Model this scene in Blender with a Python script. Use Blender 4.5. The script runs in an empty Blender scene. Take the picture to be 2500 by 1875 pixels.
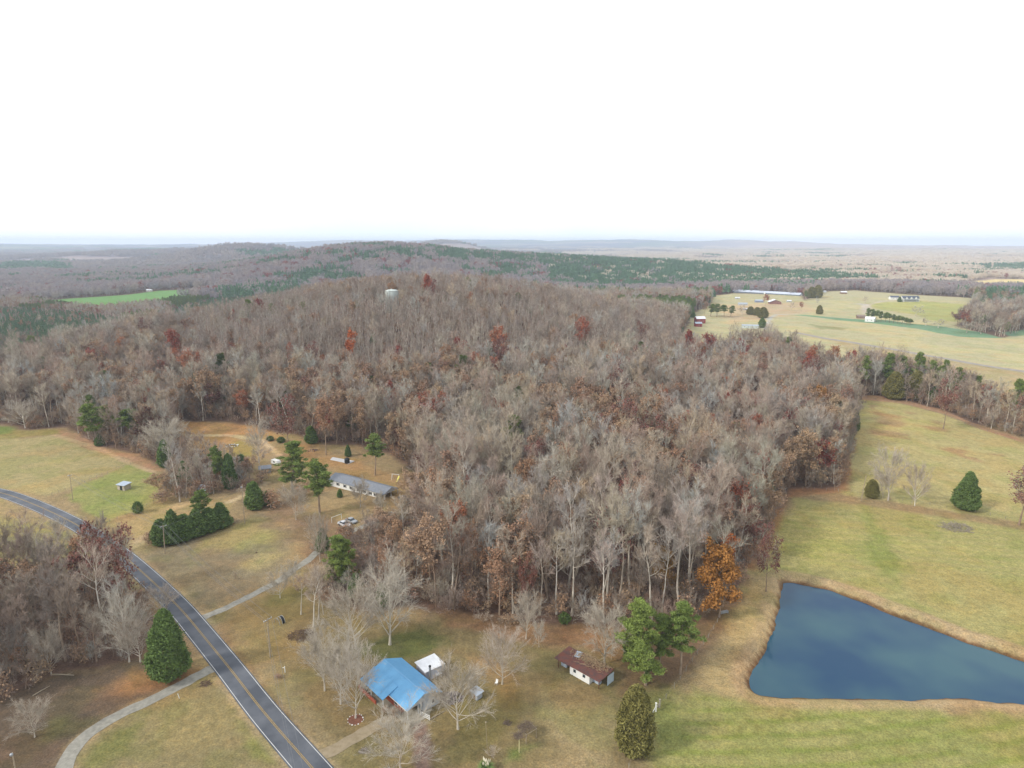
import bpy, math, random
import numpy as np
from mathutils import Vector, Matrix
R = math.radians
PITCH = R(12.1); CH = 110.0; FPX = 1600.0
scene = bpy.context.scene
COL = scene.collection
# ------------------------------------------------------------------ camera, sky, sun, exposure
cd = bpy.data.cameras.new('camera'); cam = bpy.data.objects.new('camera', cd); COL.objects.link(cam)
cd.sensor_width = 36; cd.lens = FPX / 2500 * 36; cd.clip_start = 1; cd.clip_end = 60000
cam.location = (0, 0, CH); cam.rotation_euler = (R(90) - PITCH, 0, 0)
scene.camera = cam
SUN_EL, SUN_AZ = R(36), R(244)      # azimuth the light comes from, clockwise from +Y
w = bpy.data.worlds.new('World'); scene.world = w; w.use_nodes = True
nt = w.node_tree; nt.nodes.clear()
def nd(nt, t, **k):
    n = nt.nodes.new(t)
    for a, b in k.items(): setattr(n, a, b)
    return n
sky = nd(nt, 'ShaderNodeTexSky', sky_type='NISHITA', sun_disc=False, sun_elevation=SUN_EL, sun_rotation=SUN_AZ)
bg = nd(nt, 'ShaderNodeBackground'); bg.inputs[1].default_value = 0.1
out = nd(nt, 'ShaderNodeOutputWorld')
tc = nd(nt, 'ShaderNodeTexCoord'); mp = nd(nt, 'ShaderNodeMapping'); mp.inputs['Scale'].default_value = (1, 1, 2.6)
no = nd(nt, 'ShaderNodeTexNoise'); no.inputs['Scale'].default_value = 2.3; no.inputs['Detail'].default_value = 7; no.inputs['Roughness'].default_value = .55
cr = nd(nt, 'ShaderNodeValToRGB')
cr.color_ramp.elements[0].position = .36; cr.color_ramp.elements[0].color = (12.6, 13.8, 15.0, 1)
cr.color_ramp.elements[1].position = .60; cr.color_ramp.elements[1].color = (14.9, 14.9, 15.1, 1)
mx = nd(nt, 'ShaderNodeMix', data_type='RGBA'); mx.inputs[0].default_value = .82
L = nt.links.new
L(tc.outputs['Generated'], mp.inputs[0]); L(mp.outputs[0], no.inputs['Vector']); L(no.outputs[0], cr.inputs[0])
L(sky.outputs[0], mx.inputs[6]); L(cr.outputs[0], mx.inputs[7]); L(mx.outputs[2], bg.inputs[0]); L(bg.outputs[0], out.inputs[0])
sd_ = bpy.data.lights.new('sun', 'SUN'); sd_.energy = 2.9; sd_.angle = R(7); sd_.color = (1, .95, .86)
sun = bpy.data.objects.new('sun', sd_); COL.objects.link(sun)
_sd = Vector((math.sin(SUN_AZ) * math.cos(SUN_EL), math.cos(SUN_AZ) * math.cos(SUN_EL), math.sin(SUN_EL)))
sun.rotation_euler = _sd.to_track_quat('Z', 'Y').to_euler()
scene.view_settings.view_transform = 'Standard'; scene.view_settings.look = 'None'
scene.view_settings.exposure = 0.0; scene.view_settings.gamma = 1
scene.cycles.max_bounces = 6; scene.cycles.diffuse_bounces = 4; scene.cycles.glossy_bounces = 2
scene.cycles.volume_bounces = 1; scene.cycles.transparent_max_bounces = 4
scene.cycles.use_denoising = True
HAZE_DENSITY = 1.0e-4
# ------------------------------------------------------------------ numeric helpers
def _h(ix, iy, s):
    n = (ix.astype(np.int64) * 374761393 + iy.astype(np.int64) * 668265263 + s * 974711) & 0x7fffffff
    n = ((n ^ (n >> 13)) * 1274126177) & 0x7fffffff
    return ((n ^ (n >> 16)) & 0xffff) / 65535.0
def vnoise(x, y, s=0):
    x = np.asarray(x, float); y = np.asarray(y, float)
    ix = np.floor(x); iy = np.floor(y); fx = x - ix; fy = y - iy
    fx = fx * fx * (3 - 2 * fx); fy = fy * fy * (3 - 2 * fy)
    a = _h(ix, iy, s); b = _h(ix + 1, iy, s); c = _h(ix, iy + 1, s); d = _h(ix + 1, iy + 1, s)
    return (a * (1 - fx) + b * fx) * (1 - fy) + (c * (1 - fx) + d * fx) * fy
def fbm(x, y, s=0, o=4):
    t = 0; a = .5; n = 0
    for i in range(o):
        t = t + a * vnoise(x, y, s + i * 7); n += a; a *= .5; x = np.asarray(x) * 2.03; y = np.asarray(y) * 2.03
    return t / n
def sm(a, b, x):
    t = np.clip((x - a) / (b - a), 0, 1); return t * t * (3 - 2 * t)
def sdf(poly, X, Y):
    """signed distance (negative inside) of points to a polygon"""
    p = np.asarray(poly, float); n = len(p)
    d = np.full(X.shape, 1e18); ins = np.zeros(X.shape, bool)
    for i in range(n):
        ax, ay = p[i]; bx, by = p[(i + 1) % n]
        ex, ey = bx - ax, by - ay; wx, wy = X - ax, Y - ay
        t = np.clip((wx * ex + wy * ey) / max(ex * ex + ey * ey, 1e-9), 0, 1)
        d = np.minimum(d, (wx - ex * t) ** 2 + (wy - ey * t) ** 2)
        if ay != by:
            c = ((ay > Y) != (by > Y)) & (X < (bx - ax) * (Y - ay) / (by - ay) + ax)
            ins ^= c
    d = np.sqrt(d)
    return np.where(ins, -d, d)
def pdist(line, X, Y):
    p = np.asarray(line, float); d = np.full(X.shape, 1e18)
    for i in range(len(p) - 1):
        ax, ay = p[i]; bx, by = p[i + 1]; ex, ey = bx - ax, by - ay; wx, wy = X - ax, Y - ay
        t = np.clip((wx * ex + wy * ey) / max(ex * ex + ey * ey, 1e-9), 0, 1)
        d = np.minimum(d, (wx - ex * t) ** 2 + (wy - ey * t) ** 2)
    return np.sqrt(d)
def raydir(u, v):
    a = (u - 1250) / FPX; b = (937.5 - v) / FPX
    return (a, math.cos(PITCH) + b * math.sin(PITCH), -math.sin(PITCH) + b * math.cos(PITCH))
def flat(u, v, z=0.0):
    d = raydir(u, v); t = (z - CH) / d[2]; return (d[0] * t, d[1] * t)
# ------------------------------------------------------------------ terrain
PX_ = [-900, -560, -450, -400, -368, -300, -244, -196, -148, -77, 0, 40, 80, 120, 180, 258, 330]
PZ_ = [0, 0, 1, 6, 14, 31, 39, 49, 56, 60, 54, 46, 39, 28, 13, 2, 0]
def fX(x):
    return (np.interp(x - 25, PX_, PZ_) + np.interp(x, PX_, PZ_) * 2 + np.interp(x + 25, PX_, PZ_)) / 4
WATER_Z = -1.5
POND_PX = [(1908, 1424), (1922, 1421), (1970, 1430), (2019, 1440), (2061, 1455), (2109, 1471), (2151, 1491), (2190, 1505), (2257, 1529),
           (2302, 1547), (2362, 1571), (2422, 1589), (2500, 1616), (2600, 1650), (2660, 1690), (2640, 1735), (2560, 1728), (2500, 1721), (2422, 1714),
           (2338, 1706), (2218, 1709), (2166, 1707), (2079, 1709), (2031, 1706), (1910, 1705), (1850, 1697), (1833, 1682), (1830, 1664),
           (1836, 1640), (1850, 1617), (1871, 1586), (1889, 1538), (1904, 1477), (1910, 1440)]
POND = [flat(u, v, WATER_Z) for u, v in POND_PX]
PC = np.array(POND).mean(0)
def hz(x, y):
    """ground height"""
    x = np.asarray(x, float); y = np.asarray(y, float)
    y0 = 225 + 95 * sm(40, -90, x)
    z = fX(x) * sm(y0, 650, y) * (1 - sm(660, 1050, y))
    def g(cx, cy, sx, sy, h): return h * np.exp(-((x - cx) / sx) ** 2 - ((y - cy) / sy) ** 2)
    z = z + g(-430, 2050, 330, 420, 64) + g(-60, 2300, 560, 380, 40) + g(480, 2500, 700, 330, 26) + g(-800, 2300, 420, 500, 30)
    z = z + g(-1430, 3650, 420, 420, 86) + g(-2300, 4600, 900, 600, 48) + g(-640, 6200, 420, 600, 104) + g(-1050, 5200, 900, 900, 40)
    z = z + g(800, 1480, 320, 220, 7)
    r = np.hypot(x, y); th = x / np.maximum(y, 1)
    z = z + 105 * sm(6500, 13500, r) * (0.72 + .5 * (fbm(th * 5 + 3, r / 5000, 3, 3) - .5)) * (1 - .25 * sm(.35, .8, th)) * (1 + .1 * sm(-.2, -.7, th)) \
          + 115 * sm(11500, 14500, r) * (.5 + .8 * fbm(th * 7 + 9, r * 0, 5, 4)) * sm(-.55, -.1, th) * (1 - sm(.3, .6, th))
    z = z + (fbm(x / 420, y / 420, 11, 3) - .5) * 26 * sm(900, 2600, r) * (1 + .9 * sm(3500, 7000, r))
    z = z + (fbm(x / 60, y / 60, 21, 2) - .5) * 1.6
    # pond
    m = (np.abs(x - PC[0]) < 130) & (np.abs(y - PC[1]) < 90)
    if np.any(m):
        d = np.full(x.shape, 99.0); d[m] = sdf(POND, x[m], y[m]) if x.shape else 99.
        dn = d + (vnoise(x / 1.7, y / 1.7, 31) - .5) * .5 + (vnoise(x / 5, y / 5, 33) - .5) * .9
        bank = WATER_Z + np.where(dn < 0, np.maximum(dn * .45, -2.2), dn * .62)
        k = sm(9, 2.2, d)
        z = np.where(d < 9, np.minimum(z * (1 - k) + np.minimum(bank, z + .25) * k, 99), z)
    return z
def H1(x, y): return float(hz(np.array([x]), np.array([y]))[0])
_T = np.geomspace(70, 26000, 1500)
def cast(u, v, h=0.0):
    d = raydir(u, v)
    f = lambda t: CH + d[2] * t - hz(d[0] * t, d[1] * t) - h
    s = f(_T); k = np.nonzero(s <= 0)[0]
    if len(k) == 0:
        t = 20000.
        return (d[0] * t, d[1] * t)
    if k[0] == 0: return (d[0] * _T[0], d[1] * _T[0])
    a, b = _T[k[0] - 1], _T[k[0]]
    for _ in range(18):
        m = (a + b) / 2
        if f(np.array([m]))[0] <= 0: b = m
        else: a = m
    t = (a + b) / 2
    return (d[0] * t, d[1] * t)
def pp(pts): return [cast(*q) for q in pts]
def at(u, v):
    x, y = cast(u, v); return Vector((x, y, H1(x, y)))
# ------------------------------------------------------------------ object helpers
def tag(o, label=None, cat=None, group=None, kind=None):
    if label: o['label'] = label
    if cat: o['category'] = cat
    if group: o['group'] = group
    if kind: o['kind'] = kind
    return o
def empty(name, loc=(0, 0, 0), rz=0.0, label=None, cat=None, group=None):
    o = bpy.data.objects.new(name, None); COL.objects.link(o); o.location = loc; o.rotation_euler = (0, 0, rz); o.empty_display_size = .3
    return tag(o, label, cat, group)
def mesh_np(name, V, Fc, mats, mi=None, smooth=False):
    """V (n,3); Fc list of arrays (m,k) possibly several k"""
    me = bpy.data.meshes.new(name)
    V = np.asarray(V, np.float32)
    if not isinstance(Fc, list): Fc = [Fc]
    Fc = [np.asarray(f, np.int32) for f in Fc if len(f)]
    nl = sum(f.size for f in Fc); npoly = sum(len(f) for f in Fc)
    me.vertices.add(len(V)); me.vertices.foreach_set('co', V.ravel())
    me.loops.add(nl); me.polygons.add(npoly)
    me.loops.foreach_set('vertex_index', np.concatenate([f.ravel() for f in Fc]))
    tot = np.concatenate([np.full(len(f), f.shape[1]) for f in Fc]); st = np.concatenate([[0], np.cumsum(tot)[:-1]])
    me.polygons.foreach_set('loop_start', st.astype(np.int32)); me.polygons.foreach_set('loop_total', tot.astype(np.int32))
    if mi is not None: me.polygons.foreach_set('material_index', np.asarray(mi, np.int32))
    if smooth: me.polygons.foreach_set('use_smooth', np.ones(npoly, bool))
    for m in mats: me.materials.append(m)
    me.update(); me.validate()
    return me
def link(name, me, parent=None):
    o = bpy.data.objects.new(name, me); COL.objects.link(o)
    if parent: o.parent = parent
    return o
class MB:
    def __init__(s): s.v = []; s.f = []
    def quad(s, *p):
        n = len(s.v); s.v += [tuple(q) for q in p]; s.f.append(tuple(range(n, n + len(p)))); return s
    def box(s, c, d, rz=0, rx=0, ry=0):
        M = Matrix.Translation(c) @ Matrix.Rotation(rz, 4, 'Z') @ Matrix.Rotation(ry, 4, 'Y') @ Matrix.Rotation(rx, 4, 'X')
        n = len(s.v)
        for sx, sy, sz in ((-1, -1, -1), (1, -1, -1), (1, 1, -1), (-1, 1, -1), (-1, -1, 1), (1, -1, 1), (1, 1, 1), (-1, 1, 1)):
            s.v.append(tuple(M @ Vector((sx * d[0] / 2, sy * d[1] / 2, sz * d[2] / 2))))
        for q in ((0, 3, 2, 1), (4, 5, 6, 7), (0, 1, 5, 4), (1, 2, 6, 5), (2, 3, 7, 6), (3, 0, 4, 7)): s.f.append(tuple(n + i for i in q))
        return s
    def slab(s, pts, t):
        """thick sheet: pts is a planar polygon, thickness t downward"""
        n = len(s.v); k = len(pts)
        s.v += [tuple(p) for p in pts] + [(p[0], p[1], p[2] - t) for p in pts]
        s.f.append(tuple(range(n, n + k))); s.f.append(tuple(range(n + 2 * k - 1, n + k - 1, -1)))
        for i in range(k): s.f.append((n + i, n + k + i, n + k + (i + 1) % k, n + (i + 1) % k))
        return s
    def prism(s, pts, a, b):
        """polygon pts (list of 3-vectors) extruded by vector a->b offset"""
        n = len(s.v); k = len(pts); A = Vector(a); B = Vector(b)
        s.v += [tuple(Vector(p) + A) for p in pts] + [tuple(Vector(p) + B) for p in pts]
        s.f.append(tuple(range(n + k - 1, n - 1, -1))); s.f.append(tuple(range(n + k, n + 2 * k)))
        for i in range(k): s.f.append((n + i, n + (i + 1) % k, n + k + (i + 1) % k, n + k + i))
        return s
    def tube(s, pts, rad, sides=6, cap=True):
        pts = [Vector(p) for p in pts]; rad = rad if isinstance(rad, (list, tuple)) else [rad] * len(pts)
        n = len(s.v)
        for i, p in enumerate(pts):
            d = (pts[min(i + 1, len(pts) - 1)] - pts[max(i - 1, 0)]).normalized()
            u = d.orthogonal().normalized(); w_ = d.cross(u)
            for k in range(sides):
                a = 2 * math.pi * k / sides; s.v.append(tuple(p + (u * math.cos(a) + w_ * math.sin(a)) * rad[i]))
        for i in range(len(pts) - 1):
            for k in range(sides):
                a = n + i * sides + k; b = n + i * sides + (k + 1) % sides; s.f.append((a, b, b + sides, a + sides))
        if cap:
            s.f.append(tuple(range(n + sides - 1, n - 1, -1))); s.f.append(tuple(range(n + (len(pts) - 1) * sides, n + len(pts) * sides)))
        return s
    def lathe(s, prof, c=(0, 0, 0), sides=16):
        n = len(s.v)
        for r, z in prof:
            for k in range(sides):
                a = 2 * math.pi * k / sides; s.v.append((c[0] + r * math.cos(a), c[1] + r * math.sin(a), c[2] + z))
        for i in range(len(prof) - 1):
            for k in range(sides):
                a = n + i * sides + k; b = n + i * sides + (k + 1) % sides; s.f.append((a, b, b + sides, a + sides))
        s.f.append(tuple(range(n + (len(prof) - 1) * sides, n + len(prof) * sides)))
        s.f.append(tuple(range(n + sides - 1, n - 1, -1)))
        return s
    def build(s, name, m, parent=None, smooth=False):
        me = bpy.data.meshes.new(name); me.from_pydata(s.v, [], s.f); me.materials.append(m)
        if smooth:
            for p in me.polygons: p.use_smooth = True
        me.update()
        return link(name, me, parent)
def children_copy(root, loc, rz=0.0, scale=None, label=None, group=None):
    c = root.copy(); COL.objects.link(c); c.location = loc; c.rotation_euler = (0, 0, rz)
    if scale is not None: c.scale = scale
    if label: c['label'] = label
    if group: c['group'] = group
    for ch in root.children:
        d = ch.copy(); COL.objects.link(d); d.parent = c
        for g in ch.children:
            e = g.copy(); COL.objects.link(e); e.parent = d
    return c
# ------------------------------------------------------------------ materials
KA = .78
def lin(c): return tuple(((x / 255) / 12.92 if x <= 10 else ((x / 255 + .055) / 1.055) ** 2.4) * KA for x in c)
def mat(name, rgb, rough=.85, var=.18, scale=1.5, metallic=0.0, rgb2=None, bump=0.0, raw=False, spec=.3, stretch=(1, 1, 1)):
    m = bpy.data.materials.new(name); m.use_nodes = True; t = m.node_tree; b = t.nodes['Principled BSDF']
    c = rgb if raw else lin(rgb)
    c2 = (rgb2 if raw else lin(rgb2)) if rgb2 else tuple(x * (1 - var * 1.6) for x in c)
    c1 = c if rgb2 else tuple(min(1, x * (1 + var)) for x in c)
    tcn = nd(t, 'ShaderNodeTexCoord'); mpn = nd(t, 'ShaderNodeMapping'); mpn.inputs['Scale'].default_value = stretch
    n = nd(t, 'ShaderNodeTexNoise'); n.inputs['Scale'].default_value = scale; n.inputs['Detail'].default_value = 5; n.inputs['Roughness'].default_value = .6
    r = nd(t, 'ShaderNodeValToRGB'); r.color_ramp.elements[0].position = .35; r.color_ramp.elements[1].position = .65
    r.color_ramp.elements[0].color = (*c2, 1); r.color_ramp.elements[1].color = (*c1, 1)
    t.links.new(tcn.outputs['Object'], mpn.inputs[0]); t.links.new(mpn.outputs[0], n.inputs['Vector'])
    t.links.new(n.outputs[0], r.inputs[0]); t.links.new(r.outputs[0], b.inputs['Base Color'])
    b.inputs['Roughness'].default_value = rough; b.inputs['Metallic'].default_value = metallic
    b.inputs['Specular IOR Level'].default_value = spec
    if bump:
        bn = nd(t, 'ShaderNodeBump'); bn.inputs['Strength'].default_value = bump; t.links.new(n.outputs[0], bn.inputs['Height']); t.links.new(bn.outputs[0], b.inputs['Normal'])
    return m
def rmat(name, cols, rough=.9, k=1.0):
    """foliage or bark whose tone differs from tree to tree, with a little mottling inside each tree"""
    m = bpy.data.materials.new(name); m.use_nodes = True; t = m.node_tree; b = t.nodes['Principled BSDF']
    oi = nd(t, 'ShaderNodeObjectInfo'); r = nd(t, 'ShaderNodeValToRGB'); e = r.color_ramp.elements
    while len(e) < len(cols): e.new(.5)
    for i, c in enumerate(cols):
        e[i].position = i / max(1, len(cols) - 1); e[i].color = (*[min(.95, q * k) for q in lin(c)], 1)
    tcn = nd(t, 'ShaderNodeTexCoord'); n = nd(t, 'ShaderNodeTexNoise'); n.inputs['Scale'].default_value = .55; n.inputs['Detail'].default_value = 4
    mr = nd(t, 'ShaderNodeMapRange'); mr.inputs[1].default_value = .3; mr.inputs[2].default_value = .7; mr.inputs[3].default_value = .72; mr.inputs[4].default_value = 1.25
    mxn = nd(t, 'ShaderNodeMix', data_type='RGBA', blend_type='MULTIPLY'); mxn.inputs[0].default_value = 1
    t.links.new(oi.outputs['Random'], r.inputs[0]); t.links.new(tcn.outputs['Object'], n.inputs['Vector']); t.links.new(n.outputs[0], mr.inputs[0])
    t.links.new(r.outputs[0], mxn.inputs[6]); t.links.new(mr.outputs[0], mxn.inputs[7]); t.links.new(mxn.outputs[2], b.inputs['Base Color'])
    b.inputs['Roughness'].default_value = rough; b.inputs['Specular IOR Level'].default_value = .12
    return m
BARK = rmat('bark_grey', [(208, 198, 182), (184, 174, 160), (222, 214, 200), (192, 178, 160), (214, 206, 190), (176, 164, 150)], k=1.12)
BARKD = rmat('bark_brown', [(150, 128, 110), (166, 146, 126), (140, 122, 106)], k=1.15)
TWIG = rmat('twigs_forest', [(184, 164, 144), (192, 180, 162), (176, 152, 138), (184, 184, 176), (196, 174, 146), (172, 170, 154), (184, 158, 142), (172, 176, 174)], k=1.14)
TWIGY = rmat('twigs_yard', [(190, 180, 164), (180, 168, 152), (194, 186, 172), (184, 168, 154)], k=1.12)
LBROWN = rmat('leaves_brown', [(182, 148, 118), (194, 162, 130), (174, 138, 114), (184, 142, 110), (198, 170, 136), (166, 126, 108)], k=.86)
LRUST = rmat('leaves_rust', [(178, 112, 80), (168, 98, 74), (184, 126, 88), (160, 100, 78)])
LRED = rmat('leaves_red', [(164, 84, 68), (150, 74, 66), (172, 94, 70), (144, 76, 70)])
LMAROON = rmat('leaves_maroon', [(136, 90, 78), (126, 84, 76), (144, 98, 86), (132, 92, 80)])
LGOLD = rmat('leaves_gold', [(180, 130, 70), (172, 118, 64), (168, 132, 80)])
LORANGE = rmat('leaves_orange', [(198, 108, 56), (190, 116, 62)])
NEEDLE = rmat('pine_needles', [(130, 147, 77), (118, 136, 72), (138, 154, 80), (120, 135, 80)])
NEEDLED = rmat('plantation_needles', [(116, 148, 104), (106, 138, 98), (126, 156, 110)])
CEDAR = rmat('cedar_scales', [(104, 128, 72), (112, 134, 74), (98, 120, 70)])
CEDARO = rmat('cedar_olive', [(142, 134, 78), (134, 128, 74)])
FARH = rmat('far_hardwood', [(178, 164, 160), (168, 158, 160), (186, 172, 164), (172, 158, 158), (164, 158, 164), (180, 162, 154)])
FARSUN = rmat('far_sunlit_hardwood', [(234, 220, 198), (226, 208, 188), (238, 226, 208), (222, 206, 194)])  # paler copy of the far hardwood: sunlight on the right-hand woods painted in
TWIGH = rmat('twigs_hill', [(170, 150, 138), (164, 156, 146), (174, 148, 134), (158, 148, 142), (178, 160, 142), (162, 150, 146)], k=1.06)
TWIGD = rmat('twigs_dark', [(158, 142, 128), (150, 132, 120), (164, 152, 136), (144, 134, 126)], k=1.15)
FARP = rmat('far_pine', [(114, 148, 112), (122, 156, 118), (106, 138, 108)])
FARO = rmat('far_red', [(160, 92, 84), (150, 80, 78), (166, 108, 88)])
# ------------------------------------------------------------------ tree meshes
def tubes_np(segs):
    V = []; Fq = []
    n = 0
    for p0, p1, r0, r1, k in segs:
        d = (p1 - p0); L_ = np.linalg.norm(d)
        if L_ < 1e-6: continue
        d = d / L_; a = np.array([0, 0, 1.]) if abs(d[2]) < .9 else np.array([1., 0, 0])
        u = np.cross(d, a); u /= np.linalg.norm(u); v = np.cross(d, u)
        an = np.arange(k) * 2 * math.pi / k
        ring = np.cos(an)[:, None] * u + np.sin(an)[:, None] * v
        V.append(p0 + ring * r0); V.append(p1 + ring * r1)
        i = np.arange(k); j = (i + 1) % k
        Fq.append(np.stack([n + i, n + j, n + k + j, n + k + i], 1)); n += 2 * k
    return (np.concatenate(V), np.concatenate(Fq)) if V else (np.zeros((0, 3)), np.zeros((0, 4), int))
def slivers(P, D, Ln, Wd, rng):
    """thin tapering triangles"""
    n = len(P); s = rng.normal(size=(n, 3)); s -= (s * D).sum(1)[:, None] * D; s /= np.linalg.norm(s, axis=1)[:, None] + 1e-9
    V = np.empty((n, 3, 3)); V[:, 0] = P - s * Wd[:, None] / 2; V[:, 1] = P + s * Wd[:, None] / 2; V[:, 2] = P + D * Ln[:, None]
    return V.reshape(-1, 3), np.arange(3 * n).reshape(-1, 3)
def leafquads(P, S, rng, up=.3, asp=.7):
    n = len(P); a = rng.normal(size=(n, 3)); a /= np.linalg.norm(a, axis=1)[:, None]
    b = rng.normal(size=(n, 3)); b[:, 2] *= (1 - up); b -= (a * b).sum(1)[:, None] * a; b /= np.linalg.norm(b, axis=1)[:, None] + 1e-9
    a = a * S[:, None] / 2; b = b * S[:, None] / 2 * asp
    V = np.stack([P - a - b, P + a - b, P + a + b, P - a + b], 1)
    return V.reshape(-1, 3), np.arange(4 * n).reshape(-1, 4)
def nrm(v): return v / (np.linalg.norm(v) + 1e-9)
def bare_skeleton(seed, H=18., clear=.42, width=9., nl=9, nsub=6, nter=5, ntw=8, droop=0., fork=True, r0=None, lean=.04, tw_len=1.3, tw_w=.04, up=.32):
    rng = np.random.default_rng(seed); segs = []; tw = []; tips = []
    r0 = r0 or H * .0125
    # trunk
    nseg = 7; p = np.zeros(3); d = nrm(np.array([rng.normal() * lean, rng.normal() * lean, 1]))
    tr = [p.copy()]; top = H * (.86 if clear > .3 else .7)
    for i in range(nseg):
        d = nrm(d + rng.normal(size=3) * .06 * np.array([1, 1, .2])); p = p + d * top / nseg; tr.append(p.copy())
    rt = lambda f: r0 * (1 - f * .82)
    for i in range(nseg): segs.append((tr[i], tr[i + 1], rt(i / nseg) * (1.35 if i == 0 else 1), rt((i + 1) / nseg), 6))
    tr = np.array(tr)
    def tp(f):
        q = f * nseg; i = min(int(q), nseg - 1); return tr[i] + (tr[i + 1] - tr[i]) * (q - i)
    cz = H * (clear + 1) / 2; ch = H * (1 - clear) / 2
    for li in range(nl):
        f = clear / (top / H) + (1 - clear / (top / H)) * (li + rng.random() * .8) / nl * .97; f = min(f, .99)
        b = tp(f); az = li * 2.4 + rng.normal() * .5
        zrel = (b[2] - H * clear) / (H * (1 - clear))
        el = R(30 + 42 * zrel) + rng.normal() * .15 - droop
        Lr = width / 2 * (1.05 - .45 * zrel) / max(.35, math.cos(el)) * (.75 + .4 * rng.random())
        Lr = min(Lr, (H - b[2]) / max(.2, math.sin(max(el, .1))) + .5)
        d = np.array([math.cos(az) * math.cos(el), math.sin(az) * math.cos(el), math.sin(el)])
        pts = [b]; dd = d.copy(); ns = 4
        for k in range(ns):
            dd = nrm(dd + rng.normal(size=3) * .13 + np.array([0, 0, .05 + up * .35])); pts.append(pts[-1] + dd * Lr / ns)
        rl = rt(f) * (.45 + .2 * rng.random())
        for k in range(ns): segs.append((pts[k], pts[k + 1], max(.03, rl * (1 - k / ns * .8)), max(.02, rl * (1 - (k + 1) / ns * .8)), 4))
        pts = np.array(pts)
        for si in range(nsub):
            g = .25 + .75 * (si + rng.random()) / nsub; q = min(g, .999) * ns; i = int(q); sp = pts[i] + (pts[i + 1] - pts[i]) * (q - i)
            sd = nrm(nrm(pts[i + 1] - pts[i]) + rng.normal(size=3) * .46 + np.array([0, 0, up])); sl = Lr * (.5 - .22 * g) * (.7 + .5 * rng.random())
            m = sp + sd * sl * .5; sd2 = nrm(sd + rng.normal(size=3) * .2 + np.array([0, 0, up * .5])); e = m + sd2 * sl * .5
            rs = max(.03, rl * .42 * (1 - g * .5)); segs.append((sp, m, rs, rs * .7, 3)); segs.append((m, e, rs * .7, .015, 3))
            for ti in range(nter):
                t_ = rng.random(); s0 = sp + (m - sp) * t_ * 2 if t_ < .5 else m + (e - m) * (t_ * 2 - 1)
                td = nrm(nrm(e - sp) + rng.normal(size=3) * .42 + np.array([0, 0, up * .6])); tl = sl * (.35 + .35 * rng.random()) + .3
                tw.append((s0, td, tl, tw_w * 1.5)); tips.append(s0 + td * tl)
                for _ in range(ntw):
                    z = rng.random(); o = s0 + td * tl * z; wd = nrm(td + rng.normal(size=3) * .38 + np.array([0, 0, up * .5]))
                    tw.append((o, wd, tw_len * (.5 + .7 * rng.random()), tw_w)); 
                    if _ % 2 == 0: tips.append(o + wd * .6)
    return rng, segs, tw, np.array(tips)
def leaf_kind(tree, leaves, nleaf, size, frac=1.0):
    rng, segs, tw, tips = tree
    k = rng.integers(0, len(tips), nleaf); base = tips[k]
    # leaves gather in clumps: drop whole clumps
    keep = vnoise(base[:, 0] * .6 + 5, base[:, 1] * .6 + base[:, 2] * .8, 9) < frac
    P = base[keep] + rng.normal(size=(keep.sum(), 3)) * .38
    return leafquads(P, size * (.6 + .8 * rng.random(len(P))), rng)
TREES = {}     # name -> (trunk mesh, crown mesh, merged mesh, height, width)
def finish(name, segs, crownV, crownF, bark, leaf, Hh, Wd, split=.5):
    tV, tF = tubes_np(segs)
    trunk = mesh_np(name + '_trunk', tV, tF, [bark], smooth=True)
    crown = mesh_np(name + '_crown', crownV, crownF, leaf if isinstance(leaf, list) else [leaf], mi=finish.mi)
    n = len(crownV); Fs = [np.asarray(f) for f in (crownF if isinstance(crownF, list) else [crownF])]
    nb = len(leaf) if isinstance(leaf, list) else 1
    mi = finish.mi if finish.mi is not None else np.zeros(sum(len(f) for f in Fs), int)
    merged = mesh_np(name + '_tree', np.concatenate([crownV, tV]), Fs + [tF + n], (leaf if isinstance(leaf, list) else [leaf]) + [bark],
                     mi=np.concatenate([mi, np.full(len(tF), nb)]))
    cv = np.asarray(crownV); TREES[name] = (trunk, crown, merged, float(np.percentile(cv[:, 2], 99.5)), float(2 * np.percentile(np.hypot(cv[:, 0], cv[:, 1]), 95))); finish.mi = None
finish.mi = None
def make_bare(name, seed, bark, twig, leafmat=None, nleaf=0, lsize=.4, lfrac=1., **k):
    t = bare_skeleton(seed, **k); rng, segs, tw, tips = t
    P = np.array([a[0] for a in tw]); D = np.array([a[1] for a in tw]); Ln = np.array([a[2] for a in tw]); Wd = np.array([a[3] for a in tw])
    if leafmat: 
        q = rng.random(len(P)) < .5; P, D, Ln, Wd = P[q], D[q], Ln[q], Wd[q]
    # limbs beyond the trunk belong to the crown: keep trunk + limbs as 'trunk', twigs as 'crown'
    V, F = slivers(P, D, Ln, Wd, rng)
    Fs = [F]; mats = [twig]; mi = np.zeros(len(F), int)
    if leafmat:
        LV, LF = leaf_kind(t, None, nleaf, lsize, lfrac)
        Fs.append(LF + len(V)); V = np.concatenate([V, LV]); mats.append(leafmat); mi = np.concatenate([mi, np.full(len(LF), 1)])
    finish.mi = mi
    finish(name, segs, V, Fs, bark, mats, k.get('H', 18.), k.get('width', 9.))
def clumped(rng, centers, rad, n, squash=.6):
    k = rng.integers(0, len(centers), n); d = rng.normal(size=(n, 3)); d /= np.linalg.norm(d, axis=1)[:, None]
    r = rad[k] * (.55 + .45 * rng.random(n)); P = centers[k] + d * r[:, None] * np.array([1, 1, squash]); return P
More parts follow.
